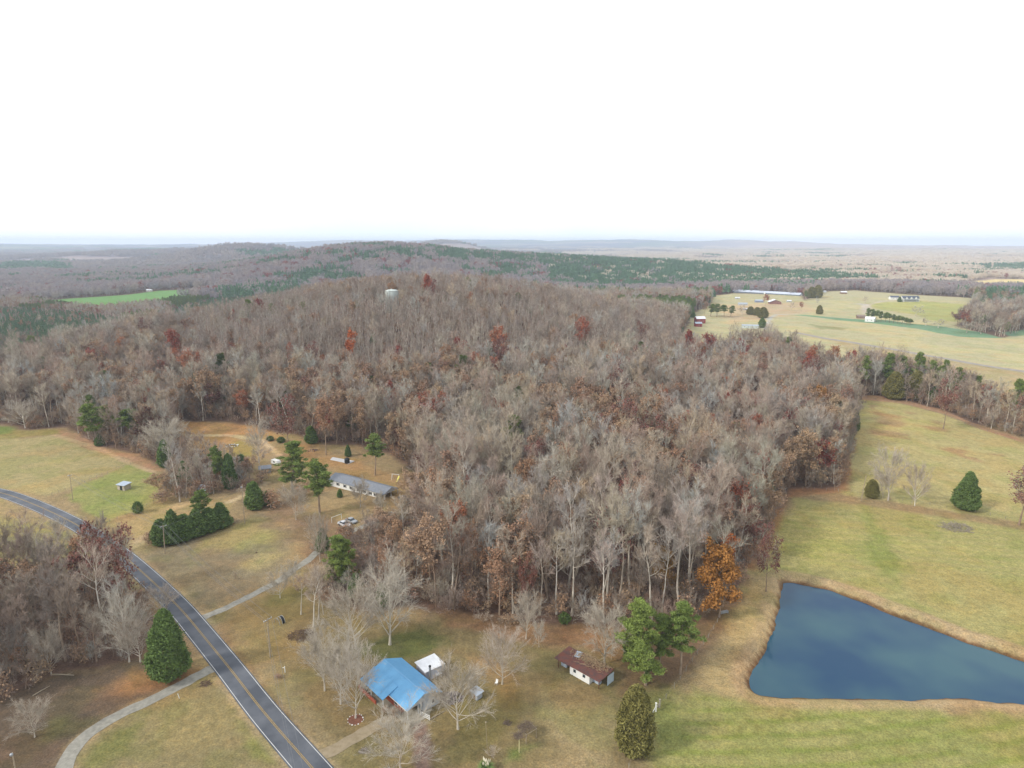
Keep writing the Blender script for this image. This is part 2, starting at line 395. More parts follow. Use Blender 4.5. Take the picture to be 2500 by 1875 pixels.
def make_pine(name, seed, H=20., clear=.45, width=8., n=3600, leaf=NEEDLE, size=.5, nb=30):
    rng = np.random.default_rng(seed); segs = []; tr = [np.zeros(3)]; d = np.array([rng.normal() * .02, rng.normal() * .02, 1.])
    for i in range(6): d = nrm(d + rng.normal(size=3) * .03); tr.append(tr[-1] + d * H * .95 / 6)
    for i in range(6): segs.append((tr[i], tr[i + 1], .26 * (1 - i / 6.5), .26 * (1 - (i + 1) / 6.5), 6))
    tr = np.array(tr); C = []; Rd = []
    for i in range(nb):
        f = clear + (1 - clear) * (i + rng.random()) / nb * .98; q = f * 6; j = min(int(q), 5); b = tr[j] + (tr[j + 1] - tr[j]) * (q - j)
        rel = (f - clear) / (1 - clear); az = i * 2.4 + rng.normal() * .5
        Lb = width / 2 * (.55 + .45 * math.sin(min(1, rel * 2.2) * math.pi * .5)) * (1 - rel ** 2.6 * .9) * (.6 + .5 * rng.random())
        el = R(0 + 42 * rel) + rng.normal() * .12; d = np.array([math.cos(az) * math.cos(el), math.sin(az) * math.cos(el), math.sin(el)])
        e = b + d * Lb; segs.append((b, e, .07, .02, 3))
        for s_ in (.3, .55, .8, 1.):
            C.append(b + d * Lb * s_ + rng.normal(size=3) * .3); Rd.append(.42 + .55 * rng.random())
    C.append(tr[-1]); Rd.append(.8)
    P = clumped(rng, np.array(C), np.array(Rd), n, .55)
    D = rng.normal(size=(n, 3)); D[:, 2] += .5; D /= np.linalg.norm(D, axis=1)[:, None]
    V, F = slivers(P, D, size * (.7 + .7 * rng.random(n)), np.full(n, size * .42), rng)
    finish(name, segs, V, F, BARKD, leaf, H, width)
def make_cedar(name, seed, H=12., width=6., n=5200, leaf=CEDAR, size=.42, power=.75, low=.03, round_=0.0):
    rng = np.random.default_rng(seed)
    z = rng.random(n) ** .9; 
    prof = np.minimum(1, (1 - z) ** power * 1.12) * (1 - .55 * np.exp(-z / .07)) if not round_ else np.sin(np.pi * np.clip(z * .93 + .05, 0, 1)) ** .6
    a = rng.random(n) * 2 * np.pi
    lump = .52 + .95 * fbm(np.cos(a) * 2.4 + 7 + z * 2.3, np.sin(a) * 2.4 + z * H / 1.5, seed, 4)
    rr = width / 2 * prof * lump * (.62 + .38 * np.sqrt(rng.random(n))) + .05
    P = np.stack([np.cos(a) * rr, np.sin(a) * rr, H * (low + (1 - low) * z)], 1) + rng.normal(size=(n, 3)) * .18
    V, F = leafquads(P, size * (.6 + .8 * rng.random(n)), rng, -.4, .5)
    segs = [(np.zeros(3), np.array([0, 0, H * .5]), .22, .14, 6), (np.array([0, 0, H * .5]), np.array([0, 0, H * .95]), .14, .03, 5)]
    for i in range(14):
        b = np.array([0, 0, H * (.1 + .8 * i / 14)]); aa = i * 2.4; l = width / 2 * (1 - i / 15) * .8
        segs.append((b, b + np.array([math.cos(aa) * l, math.sin(aa) * l, l * .5]), .05, .02, 3))
    finish(name, segs, V, F, BARKD, leaf, H, width)
for i in range(6):   # straight forest-grown hardwoods
    make_bare('fb%d' % i, 10 + i, BARK, TWIG, H=19 + i % 3 * 1.5, clear=.44 + .06 * (i % 3), width=6.2 + (i % 3) * .9, nl=9 + i % 3, nsub=6, nter=5, ntw=7)
for i in range(4):   # close grown slender hardwoods of the hill top
    make_bare('hb%d' % i, 160 + i, BARK, TWIGH, H=20, clear=.56, width=4.4, nl=7, nsub=4, nter=4, ntw=5, r0=.2, tw_w=.032, lean=.02)
for i in range(3):   # rounder hardwoods of the wood's edge
    make_bare('wb%d' % i, 30 + i, BARK, TWIG, H=17, clear=.26, width=9.5, nl=12, nsub=7, nter=6, ntw=8, r0=.26)
for i in range(4):   # open grown yard trees
    make_bare('yb%d' % i, 50 + i, BARK, TWIGY, H=14, clear=.13, width=14, nl=20, nsub=9, nter=8, ntw=9, r0=.25, tw_len=1.0, tw_w=.03, up=.12)
for i in range(3): make_bare('lb%d' % i, 70 + i, BARKD, TWIG, LBROWN, 3200, .34, .66, H=16, clear=.34, width=10, nl=11, nsub=6, nter=5, ntw=5)
for i in range(2): make_bare('lr%d' % i, 80 + i, BARKD, TWIG, LRUST, 3200, .34, .68, H=15, clear=.34, width=9, nl=11, nsub=6, nter=5, ntw=5)
for i in range(2): make_bare('ld%d' % i, 84 + i, BARKD, TWIG, LRED, 3200, .36, .72, H=14, clear=.34, width=8, nl=11, nsub=6, nter=5, ntw=5)
for i in range(2): make_bare('lm%d' % i, 88 + i, BARKD, TWIG, LMAROON, 2500, .36, .7, H=15, clear=.3, width=10, nl=11, nsub=6, nter=5, ntw=5)
make_bare('lg0', 92, BARKD, TWIG, LGOLD, 9000, .42, .9, H=19, clear=.10, width=9, nl=14, nsub=6, nter=5, ntw=5)
make_bare('lo0', 93, BARKD, TWIG, LORANGE, 2600, .42, .75, H=16, clear=.4, width=6, nl=10, nsub=6, nter=5, ntw=5)
for i in range(3): make_pine('p%d' % i, 100 + i, H=19, clear=.34 + .08 * i, width=7.5, n=7000, size=.62)
make_pine('pb0', 105, H=20, clear=.16, width=8, n=17000, size=.44, nb=44)
make_pine('pb1', 106, H=20, clear=.36, width=8, n=11000, size=.44, nb=32)
for i in range(3): make_bare('db%d' % i, 20 + i, BARKD, TWIGD, H=18 + i, clear=.3 + .08 * i, width=7.5, nl=11, nsub=6, nter=6, ntw=8)
for i in range(2): make_bare('sap%d' % i, 150 + i, BARKD, TWIGD, LBROWN if i else None, 700, .3, .5, H=9, clear=.12, width=4, nl=10, nsub=4, nter=4, ntw=5, r0=.07, tw_len=.9, tw_w=.035)
for i in range(2): make_pine('pl%d' % i, 110 + i, H=16, clear=.2, width=5, n=2200, leaf=NEEDLED, size=.8, nb=18)
for i in range(2): make_cedar('c%d' % i, 120 + i, H=10, width=5.5, power=.5 + .2 * i)
make_cedar('cone', 130, H=19, width=10, n=26000, size=.4, power=.6)
make_cedar('olive', 131, H=16, width=8.6, n=17000, leaf=CEDARO, size=.42, power=.42)
make_cedar('round', 134, H=9, width=8, n=8000, leaf=CEDAR, size=.42, power=.36)
make_cedar('bush', 132, H=3.2, width=3.4, n=1200, size=.32, round_=1.)
# brushy bare shrub
make_bare('shrub0', 140, BARKD, TWIG, H=4.5, clear=.05, width=5, nl=12, nsub=5, nter=4, ntw=5, r0=.06, tw_len=.8, tw_w=.03)
make_bare('shrub1', 141, BARKD, TWIG, LBROWN, 700, .26, .6, H=4, clear=.05, width=4.5, nl=12, nsub=5, nter=4, ntw=5, r0=.06, tw_len=.8, tw_w=.03)
# far clumps: several crowns in one mesh, real vertical extent
def far_clump(name, seed, m, R_=11., ntree=7, H=17., per=130, pine=False, size=1.6):
    rng = np.random.default_rng(seed); VV = []; FF = []; n0 = 0
    for k in range(ntree):
        c = rng.uniform(-R_, R_, 2); h = H * (.75 + .4 * rng.random()); wd = (3.0 if pine else 4.6) * (.8 + .5 * rng.random())
        z = rng.random(per); a = rng.random(per) * 6.283
        if pine: rr = wd * (1 - z) ** .8 * (.5 + .5 * rng.random(per)); zz = h * (.25 + .75 * z)
        else: rr = wd * np.sqrt(np.clip(1 - (z * 1.9 - .95) ** 2, 0, 1)) * (.5 + .5 * rng.random(per)); zz = h * (.30 + .70 * z)
        P = np.stack([c[0] + np.cos(a) * rr, c[1] + np.sin(a) * rr, zz], 1)
        if pine:
            V, F = leafquads(P, size * (.6 + .8 * rng.random(per)), rng, .2, .6)
        else:
            D = rng.normal(size=(per, 3)) * .55 + np.array([0, 0, .8]); D /= np.linalg.norm(D, axis=1)[:, None]
            V, F = slivers(P, D, size * 1.7 * (.6 + .6 * rng.random(per)), np.full(per, size * .42), rng)
            V2, F2 = slivers(np.array([[c[0], c[1], 0]]), np.array([[0, 0, 1.]]), np.array([h * .8]), np.array([.7]), rng)
            F = np.concatenate([F, F2 + len(V)]); V = np.concatenate([V, V2])
        VV.append(V); FF.append(F + n0); n0 += len(V)
    return mesh_np(name, np.concatenate(VV), np.concatenate(FF), [m])
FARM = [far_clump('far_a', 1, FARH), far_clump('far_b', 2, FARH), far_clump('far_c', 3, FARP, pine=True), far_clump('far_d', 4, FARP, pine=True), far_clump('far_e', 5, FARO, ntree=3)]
FARM += [far_clump('far_f', 11, FARSUN)]
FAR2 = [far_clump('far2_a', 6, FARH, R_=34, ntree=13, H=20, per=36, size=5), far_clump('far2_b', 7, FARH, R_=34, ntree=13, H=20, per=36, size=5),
        far_clump('far2_c', 8, FARP, R_=34, ntree=14, H=18, per=36, pine=True, size=5), far_clump('far2_d', 12, FARSUN, R_=34, ntree=13, H=20, per=36, size=5)]
# ------------------------------------------------------------------ land cover (polygons traced in the photo, projected on the ground)
OA = pp([(-400, 1040), (0, 1035), (70, 1050), (160, 1042), (225, 1085), (330, 1108), (420, 1150), (405, 1215), (440, 1235), (560, 1208), (640, 1192), (700, 1215), (790, 1240),
         (850, 1275), (830, 1330), (790, 1390), (760, 1440), (800, 1500), (900, 1490), (1000, 1480), (1060, 1500), (1120, 1510), (1200, 1518), (1300, 1523), (1420, 1530), (1560, 1535),
         (1680, 1535), (1745, 1505), (1800, 1455), (1830, 1385), (1870, 1320), (1900, 1262), (1930, 1195), (2030, 1205), (2060, 1190), (2080, 1100), (2092, 1000), (2092, 968),
         (2130, 965), (2200, 978), (2300, 1003), (2400, 1043), (2600, 1105), (3200, 1300), (3200, 2600), (-900, 2600), (-900, 1200)])
OA[-3:] = [(600, 60), (-500, 60), (-700, 300)]
OA[-4] = (600, 250)
CLR = pp([(440, 1030), (560, 1030), (650, 1050), (720, 1062), (790, 1085), (880, 1088), (960, 1112), (1010, 1150), (1015, 1210), (985, 1262), (900, 1290), (850, 1310), (790, 1250), (640, 1205), (600, 1175),
          (600, 1135), (560, 1140), (500, 1125), (440, 1075)])
LW = pp([(-500, 1430), (-100, 1415), (0, 1412), (120, 1415), (250, 1425), (345, 1462), (385, 1500), (392, 1545), (372, 1585), (343, 1614), (250, 1630), (130, 1648), (60, 1690), (0, 1715), (-300, 1800), (-700, 1700)])
OB = pp([(1742, 722), (1790, 716), (1955, 722), (1965, 735), (2010, 712), (2090, 709), (2200, 718), (2375, 728), (2370, 755), (2360, 775), (2330, 795), (2400, 815), (2450, 825),
         (2500, 806), (2900, 790), (3200, 1000), (2700, 1090, 13), (2500, 995, 13), (2400, 945, 13), (2300, 912, 13), (2200, 885, 13), (2120, 878, 13), (2060, 868, 20), (2020, 850, 22), (1960, 836, 22), (1880, 812, 22), (1800, 800, 26), (1740, 800, 26),
         (1690, 797, 26), (1655, 785, 20), (1690, 765), (1735, 745)])
FIELDS = [pp(p) for p in (
    [(100, 735), (165, 729), (307, 720), (384, 710), (530, 703), (470, 722), (400, 738), (330, 748), (250, 756), (190, 752)],
    [(152, 650), (200, 645), (260, 666), (195, 668)], [(1436, 650), (1474, 649), (1500, 656), (1446, 658)], [(2340, 687), (2500, 682), (2700, 688), (2620, 706), (2400, 708)],
    [(1895, 626), (1950, 625), (1950, 629), (1900, 630)], [(2380, 765), (2420, 762), (2420, 770), (2385, 772)], [(300, 655), (350, 652), (352, 660), (310, 662)], [(1880, 660), (2060, 655), (2090, 660), (1920, 665)], [(2130, 672), (2290, 667), (2320, 672), (2150, 677)], [(2040, 637), (2300, 633), (2320, 637), (2060, 642)])]
PINES = [pp(p) for p in (
    [(0, 647), (140, 640), (190, 660), (170, 668), (-60, 670)],
    [(410, 752, 8), (545, 712, 8), (600, 682, 12), (700, 664, 12), (800, 650, 12), (850, 645, 12), (900, 690, 12), (760, 722, 12), (640, 748, 12), (560, 772, 12), (430, 780, 12)],
    [(-60, 735, 12), (100, 742, 12), (220, 750, 12), (340, 768, 12), (420, 775, 12), (300, 795, 12), (160, 808, 12), (0, 830, 12), (-80, 830, 12)], [(-80, 798, 10), (60, 796, 10), (172, 812, 10), (178, 845, 10), (100, 880, 10), (-80, 895, 10)],
    [(800, 650), (900, 622), (1000, 612), (1100, 650), (1200, 690), (1500, 712), (1750, 705), (1900, 695), (2180, 690), (2000, 672), (1850, 662), (1650, 646), (1400, 628), (1130, 613), (1000, 640)],
    [(2400, 722), (2560, 718), (2560, 768), (2390, 770), (2378, 748)], [(2380, 655), (2520, 650), (2520, 662), (2400, 664)], [(2180, 648), (2250, 647), (2240, 654), (2180, 654)])]
ROAD = [flat(u, v) for u, v in ((-700, 1135), (-400, 1150), (-150, 1178), (0, 1203), (60, 1223), (120, 1249), (181, 1279), (240, 1314), (300, 1355), (350, 1396), (400, 1443), (446, 1489), (494, 1547), (533, 1595), (572, 1643), (650, 1746), (760, 1872))]
_a, _b = np.array(ROAD[-2]), np.array(ROAD[-1]); ROAD.append(tuple(_b + (_b - _a) * 1.2)); ROAD.append(tuple(_b + (_b - _a) * 3))
ROAD = [(x, y) for x, y in ROAD]
HWY = pp([(1940, 812), (1990, 822), (2011, 826), (2073, 835), (2150, 848), (2226, 862), (2303, 875), (2399, 893), (2500, 907), (2700, 940), (3000, 990)])
def densify(line, step=4.0, smooth=2):
    p = np.array(line, float)
    for _ in range(smooth):   # Chaikin
        q = [p[0]]
        for i in range(len(p) - 1): q += [p[i] * .75 + p[i + 1] * .25, p[i] * .25 + p[i + 1] * .75]
        q.append(p[-1]); p = np.array(q)
    s = np.concatenate([[0], np.cumsum(np.linalg.norm(np.diff(p, axis=0), axis=1))]); n = max(2, int(s[-1] / step))
    t = np.linspace(0, s[-1], n + 1); return np.stack([np.interp(t, s, p[:, 0]), np.interp(t, s, p[:, 1])], 1)
ROADC = densify(ROAD, 3.0, 3); HWYC = densify(HWY, 8.0)
DRIVES = {'a': [flat(*q) for q in ((530, 1625), (500, 1637), (452, 1664), (377, 1703), (301, 1737), (241, 1770), (196, 1803), (169, 1839), (155, 1875), (145, 1950))],
          'b': [flat(*q) for q in ((470, 1520), (497, 1503), (542, 1486), (603, 1456), (650, 1432), (675, 1420), (720, 1387), (751, 1369), (790, 1335), (830, 1312), (900, 1284), (960, 1252))],
          'c': [flat(*q) for q in ((765, 1850), (800, 1836), (830, 1820), (871, 1797), (919, 1768), (950, 1752), (985, 1745))]}
DRV = {k: densify(v, 2.0) for k, v in DRIVES.items()}
BUILD_KEEP = [(-27, 144.5, 15), (-21.5, 152.5, 7), (20.5, 151, 9), (-70, 283, 22), (-177, 282, 6)]
def open_mask(X, Y):
    """signed: negative inside open land"""
    d = np.full(X.shape, 1e9)
    for p in [OA, CLR, OB] + FIELDS: 
        q = np.array(p); m = (X > q[:, 0].min() - 60) & (X < q[:, 0].max() + 60) & (Y > q[:, 1].min() - 60) & (Y < q[:, 1].max() + 60)
        if m.any(): d[m] = np.minimum(d[m], sdf(p, X[m], Y[m]))
    m = (Y < 320) & (X < 50)
    if m.any():
        w_ = sdf(LW, X[m], Y[m]); d[m] = np.where(w_ < 2, np.maximum(d[m], -w_), d[m])
    return d
def pine_mask(X, Y):
    d = np.full(X.shape, 1e9)
    for p in PINES: d = np.minimum(d, sdf(p, X, Y))
    return d
# ---- ground sheet
NR, NA = 1500, 620
rr = np.geomspace(190, 16500, NR); aa = np.linspace(-R(62), R(62), NA)
Rg, Ag = np.meshgrid(rr, aa, indexing='ij'); GX = Rg * np.sin(Ag); GY = -150 + Rg * np.cos(Ag)
# (angles crowd towards the middle of the view)
GZ = hz(GX.ravel(), GY.ravel()).reshape(GX.shape)
X = GX.ravel(); Y = GY.ravel(); D0 = np.hypot(X, Y)
def C(*c): return np.array(lin(c))
col = np.empty((len(X), 3)); n1 = fbm(X / 9, Y / 9, 41, 4); n2 = fbm(X / 38, Y / 38, 42, 4); n3 = fbm(X / 2.6, Y / 2.6, 43, 3)
col[:] = C(116, 94, 76)
col += (n1[:, None] - .5) * .10 * np.array([1, .8, .6])
def blend(c, wgt):
    global col
    wgt = np.clip(wgt, 0, 1)[:, None]; col = col * (1 - wgt) + np.asarray(c) * wgt
def paint(poly, c, soft=2.0, rag=3.0, amt=1.0, world=False):
    p = poly if world else pp(poly); q = np.array(p)
    m = (X > q[:, 0].min() - 20) & (X < q[:, 0].max() + 20) & (Y > q[:, 1].min() - 20) & (Y < q[:, 1].max() + 20)
    if not m.any(): return
    s = sdf(p, X[m], Y[m]) + (n1[m] - .5) * 2 * rag + (n3[m] - .5) * rag * .5
    wgt = np.zeros(len(X)); wgt[m] = sm(soft, -soft, s) * amt; blend(C(*c), wgt)
# far ground: woods seen as a carpet, with fields and towns of pale specks between
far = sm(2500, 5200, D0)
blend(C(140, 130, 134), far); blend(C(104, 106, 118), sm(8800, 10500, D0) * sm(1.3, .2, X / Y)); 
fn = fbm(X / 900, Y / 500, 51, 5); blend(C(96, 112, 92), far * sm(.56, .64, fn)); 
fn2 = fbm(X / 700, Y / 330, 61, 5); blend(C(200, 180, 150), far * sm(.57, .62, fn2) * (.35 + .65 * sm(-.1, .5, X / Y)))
blend(C(190, 168, 152), sm(1500, 2600, D0) * sm(.18, .42, X / Y) * .8)  # ground paler towards the right: sunlight put into the cover colour
openm = open_mask(X, Y)
blend(C(156, 137, 97), sm(2.5, -2.5, openm + (n1 - .5) * 5) * (D0 < 2000))
paint([(-900, 1090), (-500, 1090), (0, 1072), (60, 1070), (133, 1062), (250, 1100), (319, 1134), (178, 1191), (110, 1215), (50, 1200), (0, 1185), (-500, 1140), (-900, 1140)], (166, 154, 104))
paint([(-900, 1150), (-500, 1165), (0, 1222), (90, 1262), (180, 1318), (240, 1360), (240, 1420), (0, 1430), (-900, 1400)], (154, 146, 92), 3, 5)
paint([(-500, 1160), (0, 1225), (60, 1250), (100, 1280), (0, 1262), (-500, 1200)], (174, 146, 104), 3, 4, .7)
paint([(319, 1134), (372, 1152), (385, 1185), (398, 1215), (340, 1246), (310, 1257), (268, 1272), (200, 1240), (170, 1215), (178, 1191)], (150, 150, 88), 1, 3)
paint([(230, 1180), (330, 1190), (330, 1235), (280, 1258), (220, 1230)], (138, 146, 80), 4, 6, .6)
paint([(140, 1050), (210, 1068), (280, 1105), (330, 1108), (405, 1150), (372, 1150), (300, 1118), (220, 1097), (150, 1066)], (174, 140, 104), 1.5, 3)
paint([(-60, 1035), (60, 1050), (130, 1046), (150, 1060), (60, 1068), (-60, 1075)], (150, 140, 84), 2, 3)
paint([(0, 1040), (40, 1045), (30, 1058), (0, 1062), (-60, 1062)], (120, 138, 70), 2, 2, .8)
paint([(440, 1030), (560, 1032), (640, 1046), (690, 1065), (655, 1092), (600, 1085), (560, 1112), (510, 1118), (470, 1095), (430, 1060)], (180, 144, 96), 2, 4)
paint([(556, 1085), (610, 1072), (645, 1090), (615, 1130), (560, 1142)], (160, 142, 84), 2, 3)
paint([(570, 1060), (640, 1070), (700, 1110), (660, 1130), (610, 1085)], (172, 150, 116), 1.5, 3, .7)
paint([(720, 1075), (860, 1120), (1000, 1170), (980, 1230), (930, 1200), (820, 1150), (700, 1120)], (172, 140, 92), 3, 5, .8)
paint([(330, 1370), (430, 1310), (560, 1275), (650, 1248), (710, 1290), (720, 1370), (640, 1430), (500, 1485), (430, 1440)], (140, 128, 96), 3, 6)
paint([(480, 1330), (560, 1285), (640, 1270), (680, 1310), (600, 1330), (520, 1350)], (166, 156, 98), 4, 8, .75)
paint([(560, 1390), (640, 1350), (700, 1350), (640, 1395), (600, 1410)], (174, 160, 104), 3, 6, .7)
paint([(400, 1190), (560, 1195), (620, 1190), (560, 1240), (440, 1290), (330, 1330), (280, 1280), (340, 1250)], (168, 148, 100), 3, 5, .8)
paint([(560, 1215), (640, 1190), (740, 1230), (760, 1300), (700, 1330), (660, 1260)], (140, 120, 94), 4, 8, .7)
paint([(720, 1270), (800, 1260), (860, 1300), (800, 1390), (740, 1380)], (132, 108, 84), 4, 6, .8)
# yard of the blue house
paint([(520, 1500), (640, 1440), (760, 1450), (900, 1500), (1100, 1515), (1400, 1540), (1560, 1700), (1540, 1875), (1500, 2100), (800, 2100), (720, 1780), (600, 1600)], (136, 122, 82), 4, 6)
paint([(560, 1530), (660, 1600), (760, 1730), (840, 1830), (790, 1850), (680, 1700), (600, 1600)], (152, 136, 98), 2.5, 4, .85)
paint([(640, 1440), (740, 1440), (760, 1500), (690, 1530), (620, 1500)], (126, 118, 72), 4, 6, .6)
paint([(900, 1560), (1000, 1550), (1080, 1555), (1090, 1572), (1010, 1596), (920, 1605), (860, 1610), (860, 1590)], (106, 110, 64), 2.0, 5, .85)
paint([(1110, 1590), (1200, 1600), (1260, 1640), (1240, 1700), (1160, 1640)], (158, 128, 84), 3, 5, .7)
paint([(1080, 1498), (1250, 1518), (1450, 1530), (1560, 1545), (1700, 1530), (1690, 1560), (1560, 1600), (1350, 1580), (1200, 1560), (1090, 1530)], (152, 120, 84), 2.5, 5, .9)
paint([(1080, 1690), (1180, 1700), (1260, 1730), (1220, 1800), (1100, 1780), (1060, 1850), (980, 1870)], (134, 118, 72), 4, 6, .6)
paint([(1240, 1830), (1300, 1805), (1335, 1812), (1320, 1830), (1270, 1850), (1235, 1860)], (104, 124, 58), 1.5, 2.5, .85)
paint([(1330, 1700), (1450, 1720), (1520, 1800), (1440, 1875), (1340, 1800)], (156, 144, 98), 4, 8, .7)
paint([(1350, 1780), (1500, 1850), (1480, 2000), (1300, 1900)], (170, 150, 108), 4, 8, .6)
# lower left lawn and litter
paint([(-900, 1640), (0, 1700), (130, 1650), (250, 1632), (345, 1612), (400, 1600), (440, 1640), (480, 1650), (300, 1735), (230, 1775), (170, 1830), (140, 1950), (-900, 2500)], (108, 94, 74), 2, 4)
paint([(290, 1655), (420, 1625), (470, 1650), (380, 1690), (250, 1700)], (168, 130, 88), 3, 6, .7)
paint([(130, 1760), (260, 1740), (240, 1765), (180, 1800), (120, 1800)], (112, 108, 66), 2, 3, .6)
paint([(480, 1660), (530, 1640), (600, 1740), (700, 1870), (760, 2000), (150, 2000), (200, 1820), (300, 1745)], (142, 130, 88), 2, 5)
paint([(250, 1800), (340, 1770), (300, 1830), (220, 1860)], (122, 122, 66), 3, 5, .6)
paint([(540, 1690), (620, 1790), (690, 1870), (660, 1875), (580, 1780)], (138, 136, 76), 2, 4, .7)
# right side meadows
paint([(1540, 1560), (1700, 1500), (1790, 1430), (1830, 1380), (1862, 1400), (1800, 1500), (1720, 1600), (1640, 1680), (1590, 1740), (1520, 1690)], (128, 104, 76), 2.5, 4, .95)
paint([(1825, 1390), (1920, 1385), (1960, 1405), (1905, 1480), (1850, 1600), (1820, 1690), (1900, 1722), (1800, 1722), (1690, 1660), (1780, 1545), (1815, 1450)], (176, 156, 106), 2.5, 4)
paint([(1500, 1960), (1560, 1850), (1610, 1780), (1690, 1672), (1820, 1722), (3000, 1760), (3000, 2500), (1300, 2600)], (155, 151, 90), 3, 5)
paint([(1575, 1700), (1660, 1670), (1690, 1710), (1650, 1800), (1590, 1800)], (128, 132, 74), 4, 4, .65)  # soft shadow of the olive cedar, painted as darker green grass
paint([(1935, 1215), (2060, 1225), (2500, 1288), (3200, 1400), (3200, 1760), (2500, 1600), (2300, 1535), (2100, 1455), (1960, 1405), (1880, 1400), (1870, 1330)], (165, 158, 98), 3, 4)
paint([(2095, 1220), (2125, 1240), (2170, 1340), (2200, 1430), (2150, 1400), (2110, 1290)], (132, 142, 70), 2, 4, .5)
paint([(2098, 968), (2200, 985), (2300, 1010), (2500, 1080), (3200, 1300), (3200, 1450), (2500, 1275), (2062, 1208), (2070, 1100)], (176, 165, 108), 2, 3)
_bn = fbm(X / 14, Y / 14, 71, 4)
_m = sm(1, -3, sdf(pp([(2120, 985), (2250, 1010), (2400, 1070), (2480, 1130), (2380, 1130), (2250, 1080), (2120, 1060)]), X, Y)); blend(C(162, 132, 94), _m * sm(.5, .62, _bn) * .7)
paint([(2098, 962), (2200, 974), (2300, 1000), (2400, 1040), (2600, 1100), (2600, 1112), (2400, 1050), (2300, 1010), (2200, 984), (2098, 975)], (174, 140, 104), 1.5, 3)
paint([(2050, 1210), (2500, 1278), (2700, 1310), (2700, 1325), (2500, 1292), (2060, 1224)], (158, 138, 96), 1.5, 3)
paint([(1925, 1190), (2070, 1195), (2085, 1080), (2068, 1080), (2045, 1200), (1930, 1215), (1880, 1320), (1840, 1390), (1825, 1385)], (170, 126, 86), 1.5, 3, .8)
# far farm
paint(OB, (186, 179, 134), 3, 6, world=True)
paint([(1960, 768), (2037, 775), (2114, 781), (2168, 782), (2221, 790), (2300, 797), (2400, 812), (2450, 826), (2340, 822), (2237, 802), (2144, 791), (2052, 782), (1960, 771), (1900, 769)], (122, 154, 116), 2, 2)
paint([(2440, 812), (2520, 803), (2560, 812), (2470, 822)], (122, 154, 116), 2, 2)
paint([(2120, 740), (2250, 735), (2370, 745), (2360, 780), (2290, 790), (2240, 770), (2130, 752)], (172, 172, 104), 6, 8)
paint([(1980, 792), (2060, 800), (2060, 806), (1990, 802)], (140, 144, 92), 3, 8, .7)
paint([(1750, 745), (1960, 738), (2000, 760), (1900, 775), (1780, 790)], (196, 172, 134), 8, 20, .8)
paint([(2040, 830), (2300, 873), (2500, 905), (2700, 935), (2700, 1050, 21), (2500, 985, 21), (2300, 908, 21), (2120, 870, 21)], (178, 158, 112), 3, 10, .7)
for i, f in enumerate(FIELDS): paint(f, [(112, 152, 84), (176, 160, 108), (214, 140, 90), (226, 206, 140), (222, 196, 160), (112, 160, 116), (170, 150, 110), (224, 210, 176), (226, 208, 172), (222, 208, 182)][i], 6, 8, world=True)
# shore, road shoulders, worn lines
pm = (np.abs(X - PC[0]) < 140) & (np.abs(Y - PC[1]) < 100); pdm = np.full(len(X), 99.); pdm[pm] = sdf(POND, X[pm], Y[pm])
blend(C(176, 155, 112), sm(6.2, 4.2, pdm + (n1 - .5) * 3)); blend(C(120, 92, 62), sm(1.1, .5, pdm)); blend(C(60, 60, 50), sm(0, -1, pdm))
near = D0 < 500
rd = np.full(len(X), 99.); rd[near] = pdist(ROADC[::3], X[near], Y[near])
blend(C(168, 150, 112), sm(5.6, 3.6, rd + (n1 - .5) * 2) * .8)
dt = np.full(len(X), 99.); dt[near] = pdist([flat(*q) for q in ((540, 1545), (610, 1625), (700, 1745), (775, 1840))], X[near], Y[near])
blend(C(120, 98, 70), sm(1.2, .2, np.abs(dt + (n1 - .5) * 2.2)) * .55)
for ln, c, w_, am in (([(133, 1062), (250, 1098), (330, 1137), (372, 1152)], (196, 170, 128), 1.6, .7), ([(560, 1226), (600, 1207), (650, 1178)], (204, 184, 140), 1.7, 1), ([(330, 1330), (355, 1312), (380, 1300)], (186, 164, 122), 3.0, .9),
                      ([(420, 1240), (480, 1222), (540, 1210)], (190, 164, 116), 3., .8), ([(450, 1063), (560, 1063), (640, 1075), (680, 1110)], (202, 180, 140), 1.8, .9), ([(1022, 1775), (1032, 1820), (1030, 1880), (1020, 1960)], (140, 116, 102), 2.2, .8),
                      ([(1868, 804), (1880, 776), (1896, 768), (1940, 767)], (190, 190, 176), 3.5, .9), ([(2113, 766), (2106, 748), (2118, 744), (2150, 736), (2200, 731), (2245, 733)], (196, 186, 164), 3.5, .9), ([(2100, 742), (2116, 744), (2112, 756)], (196, 188, 172), 8., .8),
                      ([(2180, 790, 0), (2240, 740, 0)], (180, 170, 120), .1, 0)):
    lw = pp(ln); q = np.array(lw); m = (X > q[:, 0].min() - 20) & (X < q[:, 0].max() + 20) & (Y > q[:, 1].min() - 20) & (Y < q[:, 1].max() + 20)
    dd = np.full(len(X), 99.); dd[m] = pdist(lw, X[m], Y[m]) + (n3[m] - .5) * w_ * .6; blend(C(*c), sm(w_ * 1.15, w_ * .6, dd) * am)
